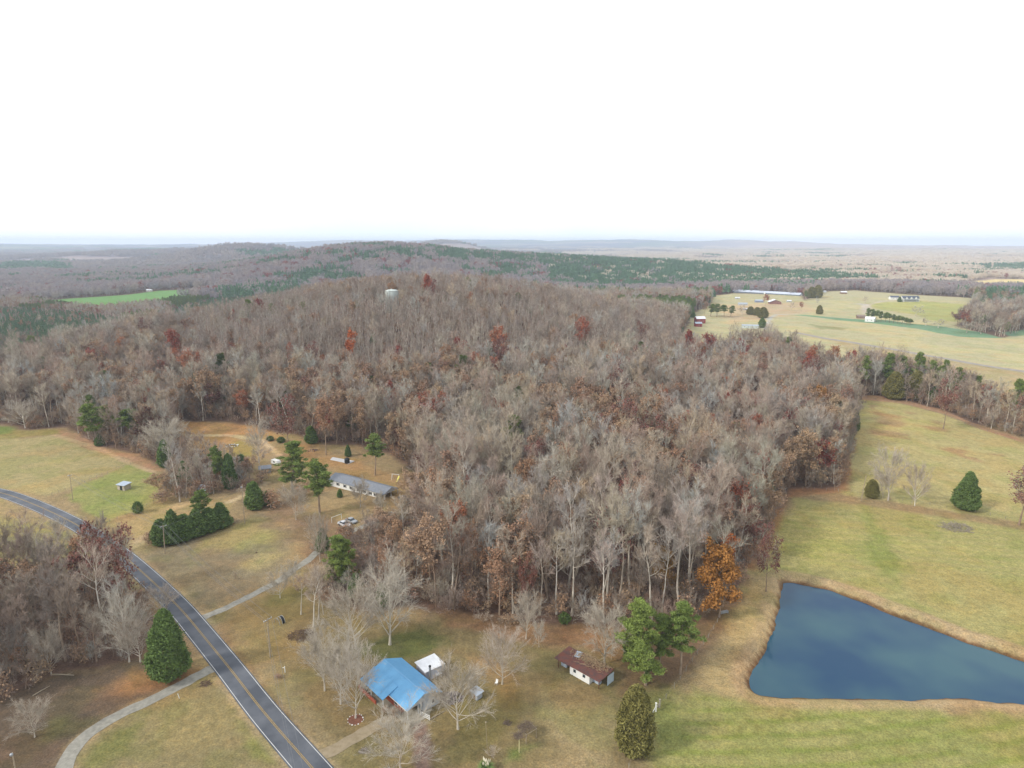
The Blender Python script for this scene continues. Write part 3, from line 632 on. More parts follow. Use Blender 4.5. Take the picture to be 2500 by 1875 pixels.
# mottle of grass: dry, green and bare patches of their own shape
og = sm(2, -2, openm) * (D0 < 1500)
blend(col * np.array([1.14, 1.1, 1.0]), og * sm(.52, .66, n2) * .8); blend(col * np.array([.80, .90, .74]), og * sm(.5, .36, n1) * .6)
blend(col * np.array([1.05, .88, .78]), og * sm(.5, .7, fbm(X / 16, Y / 16, 81, 4)) * .5)
mow = sm(3, -3, sdf(pp([(1560, 1900), (1640, 1780), (1720, 1700), (1820, 1730), (3000, 1765), (3000, 2500), (1400, 2600)]), X, Y))
st = np.sin((np.hypot((X - 40) * .6, Y - 250) + (n2 - .5) * 5) * 2 * math.pi / 4.6); blend(col * np.array([.74, .87, .62]), mow * sm(0.1, .9, st) * .9 * sm(.3, .5, n1 + .1))
mow2 = sm(3, -3, sdf(pp([(1940, 1230), (2300, 1270), (2500, 1300), (2500, 1400), (2100, 1400), (1900, 1360)]), X, Y))
st = np.sin((Y + .12 * X + (n2 - .5) * 4) * 2 * math.pi / 5); blend(col * np.array([.84, .93, .76]), mow2 * sm(.1, .9, st) * .6)
col *= (1 + (n3[:, None] - .5) * .22)
gi = np.arange(NR * NA).reshape(NR, NA)
F = np.stack([gi[:-1, :-1], gi[:-1, 1:], gi[1:, 1:], gi[1:, :-1]], -1).reshape(-1, 4)[:, ::-1]
gm = bpy.data.materials.new('ground_cover'); gm.use_nodes = True; t = gm.node_tree; b = t.nodes['Principled BSDF']
at_ = nd(t, 'ShaderNodeAttribute', attribute_name='cover'); tcn = nd(t, 'ShaderNodeTexCoord')
def nz(scale, det=4, rough=.6):
    n = nd(t, 'ShaderNodeTexNoise'); n.inputs['Scale'].default_value = scale; n.inputs['Detail'].default_value = det; n.inputs['Roughness'].default_value = rough; t.links.new(tcn.outputs['Object'], n.inputs['Vector']); return n
def mr(n, a, b_, c, d):
    m = nd(t, 'ShaderNodeMapRange'); m.inputs[1].default_value = a; m.inputs[2].default_value = b_; m.inputs[3].default_value = c; m.inputs[4].default_value = d; t.links.new(n.outputs[0], m.inputs[0]); return m
prev = at_.outputs['Color']
for sc, lo, hi in ((2.2, .68, 1.32), (.45, .82, 1.18), (7.0, .78, 1.22)):
    mm = nd(t, 'ShaderNodeMix', data_type='RGBA', blend_type='MULTIPLY'); mm.inputs[0].default_value = 1
    t.links.new(prev, mm.inputs[6]); t.links.new(mr(nz(sc), .3, .7, lo, hi).outputs[0], mm.inputs[7]); prev = mm.outputs[2]
mm = nd(t, 'ShaderNodeMix', data_type='RGBA', blend_type='MULTIPLY'); t.links.new(mr(nz(.9), .45, .7, 0, .6).outputs[0], mm.inputs[0]); t.links.new(prev, mm.inputs[6]); mm.inputs[7].default_value = (1.08, .96, .80, 1)
t.links.new(mm.outputs[2], b.inputs['Base Color']); b.inputs['Roughness'].default_value = 1; b.inputs['Specular IOR Level'].default_value = .05
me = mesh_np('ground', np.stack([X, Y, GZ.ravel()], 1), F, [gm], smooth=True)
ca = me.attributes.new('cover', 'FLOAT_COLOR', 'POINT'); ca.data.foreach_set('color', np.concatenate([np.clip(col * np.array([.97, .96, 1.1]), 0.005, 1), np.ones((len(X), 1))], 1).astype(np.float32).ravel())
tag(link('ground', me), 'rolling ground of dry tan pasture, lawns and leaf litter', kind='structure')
# ---- pond water
wm = bpy.data.materials.new('pond_water'); wm.use_nodes = True; t = wm.node_tree; b = t.nodes['Principled BSDF']
b.inputs['Base Color'].default_value = (.02, .07, .12, 1); b.inputs['Roughness'].default_value = .045; b.inputs['IOR'].default_value = 1.33
n = nd(t, 'ShaderNodeTexNoise'); n.inputs['Scale'].default_value = .9; n.inputs['Detail'].default_value = 3; tcn = nd(t, 'ShaderNodeTexCoord'); bn = nd(t, 'ShaderNodeBump'); bn.inputs['Strength'].default_value = .03; bn.inputs['Distance'].default_value = .3
t.links.new(tcn.outputs['Object'], n.inputs['Vector']); t.links.new(n.outputs[0], bn.inputs['Height']); t.links.new(bn.outputs[0], b.inputs['Normal'])
n2_ = nd(t, 'ShaderNodeTexNoise'); n2_.inputs['Scale'].default_value = .035; n2_.inputs['Detail'].default_value = 3; r_ = nd(t, 'ShaderNodeValToRGB'); r_.color_ramp.elements[0].position = .38; r_.color_ramp.elements[1].position = .62
r_.color_ramp.elements[0].color = (.006, .042, .098, 1); r_.color_ramp.elements[1].color = (.034, .090, .116, 1); t.links.new(tcn.outputs['Object'], n2_.inputs['Vector']); t.links.new(n2_.outputs[0], r_.inputs[0]); t.links.new(r_.outputs[0], b.inputs['Base Color'])
q = np.array(POND); q2 = []
for i in range(len(q)):
    d_ = q[(i + 1) % len(q)] - q[i - 1]; nn = np.array([d_[1], -d_[0]]); nn = nn / np.linalg.norm(nn); 
    if sdf(POND, np.array([q[i][0] + nn[0] * .5]), np.array([q[i][1] + nn[1] * .5]))[0] < 0: nn = -nn
    q2.append((q[i][0] + nn[0] * 1.6, q[i][1] + nn[1] * 1.6, WATER_Z))
tag(MB().quad(*q2[::-1]).build('pond_water', wm), 'still blue pond reflecting the clouds', kind='structure')
if bpy.data.objects['pond_water'].data.polygons[0].normal.z < 0: bpy.data.objects['pond_water'].data.flip_normals()
# ---- roads as strips laid on the ground
def strip(name, line, half, m, dz, label, off=0.0, jit=0.0, part=None, kind='structure', seed=0, rag=0):
    p = np.array(line); tn = np.gradient(p, axis=0); tn /= np.linalg.norm(tn, axis=1)[:, None]; nn = np.stack([-tn[:, 1], tn[:, 0]], 1)
    rng = np.random.default_rng(seed); n = len(p); K = 5; V = []
    for k in range(K):
        f = -1 + 2 * k / (K - 1); hw = half * (1 + (rng.random(n) - .5) * jit * (k in (0, K - 1)))
        q = p + nn * (off + f * hw[:, None] if jit else off + f * half); V.append(np.stack([q[:, 0], q[:, 1], hz(q[:, 0], q[:, 1]) + dz], 1))
    V = np.stack(V, 1).reshape(-1, 3); g = np.arange(n * K).reshape(n, K)
    F = np.stack([g[:-1, :-1], g[:-1, 1:], g[1:, 1:], g[1:, :-1]], -1).reshape(-1, 4)
    o = link(name, mesh_np(name, V, F, [m], smooth=True), part)
    if o.data.polygons[0].normal.z < 0: o.data.flip_normals()
    if not part: tag(o, label, kind=kind)
    return o
asph = mat('asphalt', (112, 115, 122), .9, .12, .12, rgb2=(84, 88, 96), stretch=(1, 1, 1)); gravel = mat('gravel', (168, 164, 152), .95, .1, .9, rgb2=(142, 138, 128)); hasph = mat('old_asphalt', (150, 142, 134), .95, .1, .2, rgb2=(172, 164, 150))
white = mat('road_white', (226, 226, 222), .7, .08, 3); yellow = mat('road_yellow', (196, 162, 84), .7, .12, 2); dirt = mat('drive_dirt', (168, 152, 126), .95, .1, .8, rgb2=(150, 134, 106))
strip('road', ROADC, 3.45, asph, .10, 'two lane asphalt country road')
for off, m_, nme, hw in ((3.08, white, 'edge_line', .065), (-3.08, white, 'edge_line', .065), (.16, yellow, 'centre_line', .055), (-.16, yellow, 'centre_line', .055)):
    strip('road_' + nme, ROADC, hw, m_, .125, 'painted %s on the country road' % nme.replace('_', ' '), off)
strip('highway', HWYC, 4.6, hasph, .25, 'pale two lane highway across the far pastures')
strip('highway_shoulder', HWYC, 7.5, mat('shoulder', (190, 172, 130), .95, .1, .3), .15, 'dry grass verge of the far highway', jit=.4)
strip('driveway', DRV['a'], 1.75, gravel, .07, 'gravel driveway curving to the lower left', jit=.22, seed=1)
strip('driveway', DRV['b'], 1.45, gravel, .07, 'gravel driveway running up to the grey roofed house', jit=.3, seed=2)
strip('driveway', DRV['c'], 1.7, dirt, .07, 'dirt driveway of the blue roofed house', jit=.3, seed=3)
KEEPPTS = []
def add_tree(kind, name, x, y, s, rz, label, group=None, cat='tree', z=None, sxy=None):
    tr, crn, mg, h, wd_ = TREES[kind]
    e = empty(name, (x, y, H1(x, y) - .1 if z is None else z), rz, label, cat, group); e.scale = (sxy or s, sxy or s, s)
    KEEPPTS.append((x, y, h * s, (sxy or s) * wd_)) ; a = link('trunk', tr, e); c = link('crown', crn, e); return e
def P3(u, v, y):
    d = raydir(u, v); t = y / d[1]; return Vector((d[0] * t, y, CH + d[2] * t))
def depth(p): return p[1] * math.cos(PITCH) + (CH - p[2]) * math.sin(PITCH)
def tpx(kind, name, u, v, vtop, wpx, label, cat='tree', group=None, h=None, b=None):
    p = at(u, v) if b is None else b; hh = h or (P3(u, vtop, p.y).z - p.z); wm_ = wpx * depth(p) / FPX; tr, crn, mg, H0, W0 = TREES[kind]
    return add_tree(kind, name, p.x, p.y, hh / H0, random.uniform(0, 6.28), label, group, cat, sxy=wm_ / W0)
random.seed(3)
# ---- trees one can point to: yard trees
for a in (('yb0', 868, 1753, 1572, 122, 'bare grey tree in the stone ring in front of the blue roofed house'), ('yb1', 832, 1719, 1540, 128, 'bare grey tree left of the blue roofed house with a pale low trunk'), ('yb2', 793, 1686, 1522, 128, 'leftmost bare grey tree of the clump beside the blue roofed house'),
          ('yb3', 869, 1584, 1412, 155, 'wide bare tree with upswept limbs behind the blue roofed house'), ('yb1', 952, 1574, 1368, 178, 'biggest bare tree with a heavy forked trunk behind the blue roofed house'), ('yb2', 1118, 1780, 1615, 155, 'wide bare tree right of the patio of the blue roofed house'),
          ('yb0', 1226, 1670, 1530, 120, 'bare tree on the back lawn with a small white chair at its foot'), ('yb3', 978, 1878, 1728, 165, 'bare many branched tree beside the dirt driveway at the bottom edge'), ('yb0', 1284, 1560, 1445, 80, 'bare tree on the lawn in front of the wood edge'),
          ('yb1', 1476, 1622, 1466, 132, 'bare tree growing right behind the rusty roofed shed'), ('yb2', 723, 1269, 1178, 62, 'lone bare tree on the leaf strewn lawn below the grey roofed house'), ('yb3', 1316, 1580, 1510, 40, 'thin bare sapling on the lawn left of the rusty roofed shed'),
          ('yb1', 2168, 1222, 1088, 88, 'tall faint bare tree on the fence line above the meadow'), ('yb3', 2233, 1235, 1125, 62, 'bare tree with a thick pale trunk on the meadow fence line'), ('yb0', 2155, 1217, 1150, 30, 'slender bare tree just left of the tall one on the meadow fence line'),
          ('lb0', 2487, 1282, 1130, 120, 'brownish bare tree on the fence line at the right edge'), ('yb2', 684, 1460, 1385, 60, 'small bare tree beside the upper gravel driveway'), ('yb3', 718, 1431, 1362, 42, 'slender bare sapling on the far side of the upper gravel driveway'),
          ('fb0', 765, 1531, 1390, 62, 'slim bare tree rising from the brown brush heap'), ('fb2', 778, 1512, 1370, 66, 'slim forked bare tree just behind the brush heap'), ('fb4', 790, 1500, 1380, 50, 'straight thin bare tree furthest behind the brush heap'), ('fb1', 735, 1500, 1400, 60, 'thin faint bare tree left of the brush heap'),
          ('yb0', 782, 1372, 1250, 60, 'bare tree beside the road side pines below the parked cars'), ('yb1', 880, 1238, 1168, 64, 'bare lichen grey tree in front of the grey roofed house'), ('yb2', 930, 1262, 1200, 44, 'dark bare tree before the right end of the grey roofed house'), ('lb1', 1010, 1240, 1150, 70, 'brown leaved tree at the right end of the grey roofed house'),
          ('lb1', 610, 1178, 1115, 46, 'small brown leaved tree between the stone shed and the tall pines'), ('fb1', 640, 1165, 1095, 44, 'small bare tree in front of the weathered garden shed'), ('fb3', 585, 1175, 1110, 40, 'small bare tree right of the dark cedar behind the stone shed'), ('lb2', 935, 1305, 1235, 60, 'brown leaved tree below the right end of the grey roofed house'), ('lb0', 965, 1330, 1250, 66, 'brown leaved tree at the wood edge right of the parked cars'), ('fb2', 905, 1335, 1262, 50, 'slim bare tree just right of the parked cars'), ('fb4', 880, 1365, 1300, 46, 'slim bare tree below the parked cars'), ('sap1', 925, 1375, 1315, 44, 'brown sapling behind the right roadside pine'), ('wb1', 900, 1420, 1335, 70, 'grey bare tree right of the two driveway pines'), ('lb1', 950, 1400, 1320, 70, 'brown leaved tree right of the driveway pines'),
          ('yb3', 632, 1130, 1020, 60, 'tall bare tree with a dark trunk by the orange clearing'), ('lb2', 393, 1212, 1150, 62, 'brownish bare tree at the corner of the green paddock'), ('yb0', 405, 1120, 1020, 110, 'wide pale bare tree between the left field and the orange clearing'),
          ('yb1', 150, 1352, 1262, 70, 'faint bare tree on the near side of the road at left'), ('yb2', 70, 1400, 1300, 90, 'grey bare tree in the field at the far left edge'), ('yb3', 85, 1800, 1705, 95, 'pale brushy bare tree in the leaf litter at lower left'),
          ('yb0', 62, 1045, 975, 85, 'rounded grey bare tree at the left end of the wood edge'), ('fb3', 985, 1330, 1215, 75, 'bare tree at the wood edge right of the grey roofed house'), ('yb2', 343, 1616, 1500, 95, 'bare tree with drooping limbs at the front of the roadside wood'), ('yb3', 316, 1616, 1440, 110, 'tall bare grey tree at the front of the roadside wood'), ('yb1', 395, 1500, 1425, 80, 'bare tree leaning out over the country road'), ('yb3', 126, 1648, 1520, 90, 'bare tree above the pale fallen log')):
    tpx(a[0], 'brown_leaved_tree' if a[0][0] == 'l' else 'sapling' if a[0][0] == 's' else 'bare_tree', *a[1:5], a[5])
for a in (('lg0', 1756, 1506, 1335, 112, 'big golden leaved tree at the corner of the wood above the feed trough'), ('lo0', 1762, 1430, 1300, 50, 'bright orange topped tree rising above the golden tree'), ('lg0', 1626, 1450, 1335, 70, 'tree with gold leaves and bare white limbs at the wood front'),
          ('lg0', 1392, 1385, 1240, 60, 'pale gold tree left of centre near the wood front'), ('lg0', 2004, 1045, 940, 62, 'rounded orange gold tree near the top right corner of the wood'), ('lr1', 2000, 1110, 1040, 40, 'small orange red tree above bare trunks at the right edge of the wood')):
    tpx(a[0], 'golden_tree', *a[1:5], a[5])
REDS = (('lm0', 355, 800, 26), ('ld0', 275, 872, 30), ('ld1', 428, 828, 34), ('lr0', 455, 885, 40), ('lr1', 478, 882, 34), ('ld0', 562, 771, 18), ('ld1', 637, 746, 20), ('lr0', 705, 858, 18), ('ld1', 775, 930, 24), ('lm1', 765, 862, 40), ('lo0', 855, 836, 28), ('ld0', 1056, 690, 24), ('lm0', 1062, 702, 26), ('lr0', 1146, 730, 18),
        ('lr1', 1222, 825, 52), ('lm0', 1228, 850, 60), ('ld0', 1368, 862, 32), ('lr0', 1416, 803, 40), ('lm1', 1522, 900, 40), ('lm0', 1515, 935, 60), ('lm1', 1565, 806, 30), ('ld0', 1694, 828, 36), ('ld1', 1736, 838, 34), ('ld0', 1820, 850, 36), ('lm0', 1720, 885, 40), ('ld0', 1960, 886, 40), ('lr1', 2032, 868, 80), ('ld1', 2075, 878, 50), ('lm1', 1990, 903, 44), ('lr0', 1975, 870, 34),
        ('lm0', 1640, 1010, 40), ('lm1', 1525, 1012, 70), ('lm0', 1560, 1035, 60), ('lm1', 1468, 1045, 50), ('lm0', 1600, 1060, 60), ('ld1', 1352, 1202, 44), ('ld0', 1506, 1222, 70), ('lm1', 1310, 1112, 60), ('lm1', 1690, 1175, 66), ('lb0', 1385, 1130, 100), ('lb1', 1285, 1165, 60), ('lm0', 1288, 1390, 40), ('lr0', 1112, 1275, 70), ('lm0', 215, 1350, 105), ('lm1', 290, 1352, 95), ('lm0', 2315, 960, 50), ('lr0', 345, 790, 18), ('lb2', 1150, 1330, 60), ('lm1', 1880, 1330, 60), ('lm0', 1840, 1270, 50), ('lb1', 790, 1010, 70), ('lm1', 700, 1005, 70), ('lr0', 1745, 1045, 40))
def place_crown(kind, name, u, v, wpx, label, cz=.72, grp=None):
    """crown centre seen at (u,v): stand the tree where its crown meets that ray"""
    tr, crn, mg, H0, W0 = TREES[kind]; s = 1.2
    for _ in range(4):
        x, y = cast(u, v, H0 * s * cz); p = (x, y, H1(x, y) + H0 * s * cz); s = max(.55, min(1.5, wpx * depth(p) / FPX / W0 * 1.08)); sz = max(1.25, min(1.7, s * 1.4))
    x, y = cast(u, v, H0 * sz * cz); return add_tree(kind, name, x, y, sz, random.uniform(0, 6), label, grp, sxy=s)
COLN = {'lm': 'dark maroon', 'ld': 'red', 'lr': 'rust orange', 'lo': 'bright orange', 'lb': 'pale brown', 'lg': 'golden'}
def where(u, v):
    a = 'far left' if u < 420 else 'left' if u < 850 else 'centre left' if u < 1200 else 'centre' if u < 1550 else 'centre right' if u < 1800 else 'right'
    b = 'near the crest' if v < 760 else 'high' if v < 880 else 'midway up' if v < 1080 else 'low' if v < 1280 else 'close to the front'
    return a, b
seen = {}
for k_, u, v, wp in REDS:
    a, b = where(u, v); sz_w = 'tiny' if wp < 24 else 'small' if wp < 38 else 'rounded' if wp < 60 else 'broad'; lb = '%s %s leaved tree %s in the %s of the wood' % (sz_w, COLN[k_[:2]], b, a) if not (v > 1300 and u < 400) else '%s %s leaved tree above the road bend in the roadside wood' % (sz_w, COLN[k_[:2]])
    seen[lb] = seen.get(lb, 0) + 1
    if seen[lb] > 1: lb = {2: 'second ', 3: 'third ', 4: 'fourth '}[seen[lb]] + lb
    place_crown(k_, {'lb': 'brown_leaved_tree', 'lm': 'maroon_leaved_tree'}.get(k_[:2], 'red_leaved_tree'), u, v, wp, lb)
# evergreens
for a in (('cone', 415, 1652, 1489, 90, 'cedar_tree', 'huge dense cone shaped cedar beside the country road'), ('olive', 1549, 1834, 1676, 92, 'cedar_tree', 'big olive brown cedar standing in front of the pond meadow fence'),
          ('pb0', 1576, 1672, 1478, 110, 'pine_tree', 'tall bright green pine right of the rusty roofed shed'), ('pb1', 1660, 1645, 1474, 78, 'pine_tree', 'tall slimmer green pine on the fence line behind the shed'), ('pb1', 1610, 1640, 1500, 66, 'pine_tree', 'green pine half hidden between the two tall pines'), ('c0', 1545, 1610, 1510, 50, 'cedar_tree', 'dark green cedar behind the left side of the tall pines'),
          ('pb0', 818, 1436, 1312, 62, 'pine_tree', 'left one of two green pines beside the upper gravel driveway'), ('pb0', 856, 1425, 1316, 66, 'pine_tree', 'right one of two green pines beside the upper gravel driveway'), ('c1', 870, 1455, 1400, 40, 'cedar_tree', 'small olive cedar behind the wide bare tree of the yard'), ('c0', 935, 1480, 1425, 34, 'cedar_tree', 'small dark cedar between the big bare trees behind the blue roofed house'),
          ('c1', 788, 1345, 1290, 34, 'cedar_tree', 'small dark cedar left of the parked cars'),
          ('c0', 395, 1328, 1268, 46, 'cedar_tree', 'first and leftmost cedar of the hedge row by the utility pole'), ('c1', 424, 1325, 1246, 50, 'cedar_tree', 'second cedar of the hedge row counted from the left'), ('c0', 452, 1316, 1256, 50, 'cedar_tree', 'third cedar of the hedge row counted from the left'), ('c1', 482, 1306, 1244, 52, 'cedar_tree', 'fourth cedar of the hedge row below the tall pine'), ('c0', 512, 1296, 1240, 48, 'cedar_tree', 'fifth cedar of the hedge row right of the tall pine'), ('c1', 540, 1286, 1228, 50, 'cedar_tree', 'last and rightmost cedar of the hedge row'),
          ('p2', 492, 1296, 1196, 42, 'pine_tree', 'slim dark pine standing out of the cedar hedge row'), ('c0', 622, 1242, 1176, 44, 'cedar_tree', 'big round green cedar beside the lamp pole'), ('c1', 652, 1232, 1200, 26, 'cedar_tree', 'dull purple green cedar right of the big round one'),
          ('pb0', 712, 1192, 1082, 74, 'pine_tree', 'tallest green pine left of the grey roofed house'), ('p1', 781, 1252, 1122, 66, 'pine_tree', 'green pine with a long bare trunk in front of the grey roofed house'), ('p2', 916, 1160, 1062, 50, 'pine_tree', 'green pine behind the grey roofed house near the swing set'), ('c0', 830, 1214, 1194, 14, 'cedar_tree', 'small green cedar at the front wall of the grey roofed house'),
          ('p0', 238, 1088, 984, 58, 'pine_tree', 'tall dark pine at the left field edge'), ('p1', 268, 1070, 990, 40, 'pine_tree', 'second dark pine just right of the tall one at the left field edge'), ('p2', 330, 1080, 998, 56, 'pine_tree', 'broad dark pine between the left field and the bare trees'), ('c1', 243, 1088, 1058, 22, 'cedar_tree', 'small dark cedar at the foot of the left field pines'), ('c0', 405, 1140, 1074, 34, 'cedar_tree', 'green cedar at the upper corner of the paddock'), ('c1', 452, 1186, 1126, 34, 'cedar_tree', 'green cedar right of the paddock corner tree'), ('p1', 536, 1190, 1090, 36, 'pine_tree', 'tall green pine behind the stone shed'), ('c0', 562, 1192, 1108, 34, 'cedar_tree', 'dark cedar just right of the pine behind the stone shed'), ('c1', 590, 1150, 1110, 40, 'cedar_tree', 'low dark cedar on the grassy mound left of the tall pines'), ('c0', 760, 1082, 1040, 30, 'cedar_tree', 'dark cedar at the wood edge behind the scrap pile'), ('c1', 850, 1114, 1086, 16, 'cedar_tree', 'tiny dark cedar beside the black water tank'),
          ('bush', 337, 1252, 1224, 24, 'cedar_bush', 'round dark bush at the lower corner of the paddock'), ('olive', 2127, 1214, 1171, 32, 'cedar_tree', 'small rounded green cedar beside the leaning bare pole'), ('cone', 2357, 1243, 1152, 56, 'cedar_tree', 'large green cedar alone on the meadow fence line'), ('bush', 1378, 1520, 1495, 30, 'cedar_bush', 'dark green bush at the front edge of the wood'), ('bush', 660, 1076, 1064, 18, 'cedar_bush', 'left one of two dark green bushes in the clearing'), ('bush', 686, 1080, 1066, 20, 'cedar_bush', 'right one of two dark green bushes in the clearing'),
          ('c0', 292, 842, 812, 18, 'cedar_tree', 'small green pine high on the far left of the hill'), ('c1', 335, 888, 862, 24, 'cedar_tree', 'dark green cedar below the red trees on the left of the hill'), ('c0', 375, 876, 852, 12, 'cedar_tree', 'thin dark cedar among bare trees on the left of the hill'), ('olive', 1888, 1140, 1108, 42, 'cedar_tree', 'green cedar crown showing above bare trees at the right of the wood'), ('olive', 2180, 974, 908, 46, 'cedar_tree', 'left one of two big green cedars in front of the far tree belt'), ('olive', 2232, 974, 906, 50, 'cedar_tree', 'right one of two big green cedars in front of the far tree belt'), ('c1', 2088, 1052, 1002, 18, 'cedar_tree', 'narrow dark cedar at the right edge of the wood'),
          ('p0', 2108, 960, 868, 30, 'pine_tree', 'dark pine at the left end of the far tree belt'), ('p1', 2160, 962, 862, 30, 'pine_tree', 'dark topped pine second in the far tree belt'), ('p2', 2198, 960, 868, 30, 'pine_tree', 'dark pine behind the two big cedars of the belt'), ('p0', 2240, 962, 860, 34, 'pine_tree', 'dark pine beside the reddish tree of the far belt'), ('p1', 2268, 968, 880, 28, 'pine_tree', 'smaller pine mid way along the far tree belt'), ('p2', 2298, 985, 880, 26, 'pine_tree', 'slim topped pine in the middle of the far tree belt'), ('p0', 2330, 992, 896, 36, 'pine_tree', 'broad headed pine in the middle of the far tree belt'), ('p1', 2380, 1000, 918, 22, 'pine_tree', 'small headed pine on the right half of the far belt'), ('p2', 2478, 1050, 926, 32, 'pine_tree', 'tall lone headed pine near the right end of the far belt')):
    tpx(a[0], a[5], *a[1:5], a[6], 'tree' if 'bush' not in a[5] else 'bush')
for a in (('c0', 1860, 800, 776, 18, 'dark cedar beside the white mobile home'), ('olive', 1862, 776, 750, 26, 'round dark green tree at the bend of the farm lane'), ('olive', 2000, 767, 745, 16, 'lone dark green tree in the far pasture'), ('p0', 1735, 772, 742, 20, 'dark pine left in the farm grove'), ('p1', 1750, 774, 742, 22, 'second dark pine in the farm grove'), ('p2', 1768, 775, 744, 22, 'third dark pine in the farm grove'), ('p0', 1784, 773, 746, 18, 'rightmost dark pine in the farm grove'), ('olive', 1832, 768, 748, 20, 'dark green tree left of the lane bend grove'), ('olive', 1848, 770, 750, 20, 'dark green tree in the middle of the lane bend grove'), ('olive', 1980, 727, 700, 22, 'left pine of the dark clump on the far hill'), ('olive', 1995, 727, 696, 24, 'right pine of the dark clump on the far hill'),
          ('c1', 1690, 775, 750, 14, 'dark cedar left of the red barn'), ('c0', 1665, 768, 744, 16, 'dark cedar further left of the red barn'), ('c1', 2196, 737, 724, 10, 'dark shrub tree at the left corner of the farmhouse')):
    tpx(a[0], 'evergreen_tree', *a[1:5], a[5])
for i in range(11): tpx('p%d' % (i % 3), 'plantation_pine', 2120 + i * 10.2, 782 + i * 1.1, 752 + i * 2.6, 15, 'bright green pine in the straight row on the far farm, %s from the left' % ('first second third fourth fifth sixth seventh eighth ninth tenth eleventh'.split()[i]), 'tree', 'pines in the straight row on the far farm')
for a in (('wb0', 2235, 772, 745, 34, 'grey rounded bare tree right of the pine row'), ('lm0', 2337, 795, 757, 34, 'rounded maroon tree at the corner of the far field'), ('wb1', 2112, 740, 722, 14, 'small bare tree at the fork of the farm lane'), ('wb2', 1994, 745, 725, 12, 'faint bare tree in the far pasture'), ('wb1', 1932, 758, 735, 14, 'bare tree in the far farmyard below the brown barn'), ('lr0', 1956, 760, 736, 12, 'thin reddish tree in the far farmyard'), ('lr1', 1868, 748, 718, 18, 'reddish brown tree left of the brown barn'), ('lb0', 1720, 768, 735, 18, 'orange brown tree behind the red barn'), ('wb2', 1812, 768, 745, 26, 'grey bare tree in the farm grove'), ('wb0', 2260, 795, 775, 30, 'first low bare tree along the green strip'), ('wb1', 2290, 800, 778, 34, 'second low bare tree along the green strip'), ('wb0', 2360, 812, 782, 50, 'broad grey bare tree below the maroon one'), ('wb2', 2395, 815, 785, 50, 'broad bare tree right of the maroon one'), ('wb1', 2440, 810, 775, 44, 'bare tree between two green fields at far right')):
    tpx(a[0], 'distant_tree', *a[1:5], a[5])
for a in (('shrub1', 668, 1238, 1200, 60, 'dull purple brown thicket right of the big round cedar'), ('shrub0', 700, 1226, 1190, 60, 'bare thicket between the round cedar and the tall pines'), ('shrub1', 735, 1212, 1180, 50, 'brown thicket at the foot of the tall pines'), ('shrub0', 600, 1215, 1188, 46, 'grey thicket beside the light rutted track'), ('shrub1', 640, 1180, 1150, 50, 'brown thicket in front of the weathered garden shed'), ('shrub0', 572, 1277, 1262, 24, 'dark brown shrub on the lawn below the lamp pole'), ('shrub1', 678, 1656, 1644, 20, 'small dark shrub on the verge near the white post'), ('shrub1', 368, 1330, 1298, 36, 'greyish shrub at the left end of the cedar hedge'), ('shrub0', 575, 1415, 1395, 20, 'small pale shrub on the left lawn'), ('shrub0', 1205, 1850, 1822, 40, 'grey bare shrub behind the pampas grass'), ('shrub1', 965, 1745, 1728, 30, 'brown shrub beside the porch wall'), ('shrub0', 1065, 1700, 1682, 40, 'bare shrub at the end wall of the blue roofed house'), ('shrub1', 940, 1740, 1722, 24, 'russet shrub below the brick porch wall'),
          ('shrub1', 395, 1225, 1195, 50, 'brown thicket at the paddock corner'), ('shrub0', 1180, 1520, 1495, 50, 'tangled bare shrub at the wood front left of centre'), ('shrub1', 1240, 1524, 1500, 50, 'brown leafy shrub at the wood front'), ('shrub0', 1450, 1534, 1510, 40, 'bare shrub at the wood front right of the dark bush'), ('shrub0', 2170, 1222, 1212, 14, 'small dark shrub at the foot of the tall bare tree on the fence line')):
    tpx(a[0], 'shrub', *a[1:5], a[5], 'shrub')
NEXPL = len(KEEPPTS)
# ------------------------------------------------------------------ woods: where every tree stands
rngF = np.random.default_rng(5)
def gridpts(x0, x1, y0, y1, s, half=.82, pad=40):
    gx, gy = np.meshgrid(np.arange(x0, x1, s), np.arange(y0, y1, s)); gx = gx.ravel(); gy = gy.ravel()
    gx = gx + rngF.uniform(-.42, .42, len(gx)) * s; gy = gy + rngF.uniform(-.42, .42, len(gy)) * s
    k = np.abs(gx) < gy * half + pad; return gx[k], gy[k]
NEARMAX = 1300
LOW1 = [flat(*q) for q in ((760, 1400), (860, 1395), (1005, 1270), (1075, 1330), (1040, 1440), (960, 1492), (790, 1505))]
LOW2 = pp([(380, 1090), (600, 1110), (650, 1180), (560, 1220), (400, 1215)])
NOTREE = [flat(*q) for q in ((780, 1240), (985, 1225), (1005, 1275), (985, 1345), (900, 1400), (830, 1420), (760, 1450), (690, 1330))]
HT = pp([(1010, 706), (1100, 706), (1250, 716), (1380, 740), (1500, 800), (1560, 900), (1400, 905), (1150, 860), (900, 850), (640, 860), (560, 850), (620, 800), (720, 760), (840, 730), (930, 716)])
HT = [(-290, 520), (-230, 470), (-120, 430), (0, 425), (110, 440), (170, 480), (200, 560), (190, 700), (120, 790), (-60, 810), (-220, 780), (-300, 680), (-320, 600)]
def edge_noise(x, y): return (fbm(x / 40, y / 40, 151, 3) - .5) * 90
fx, fy = gridpts(-1150, 1150, 110, NEARMAX, 6.5); k = sdf(HT, fx, fy) + edge_noise(fx, fy) > 0; fx, fy = fx[k], fy[k]
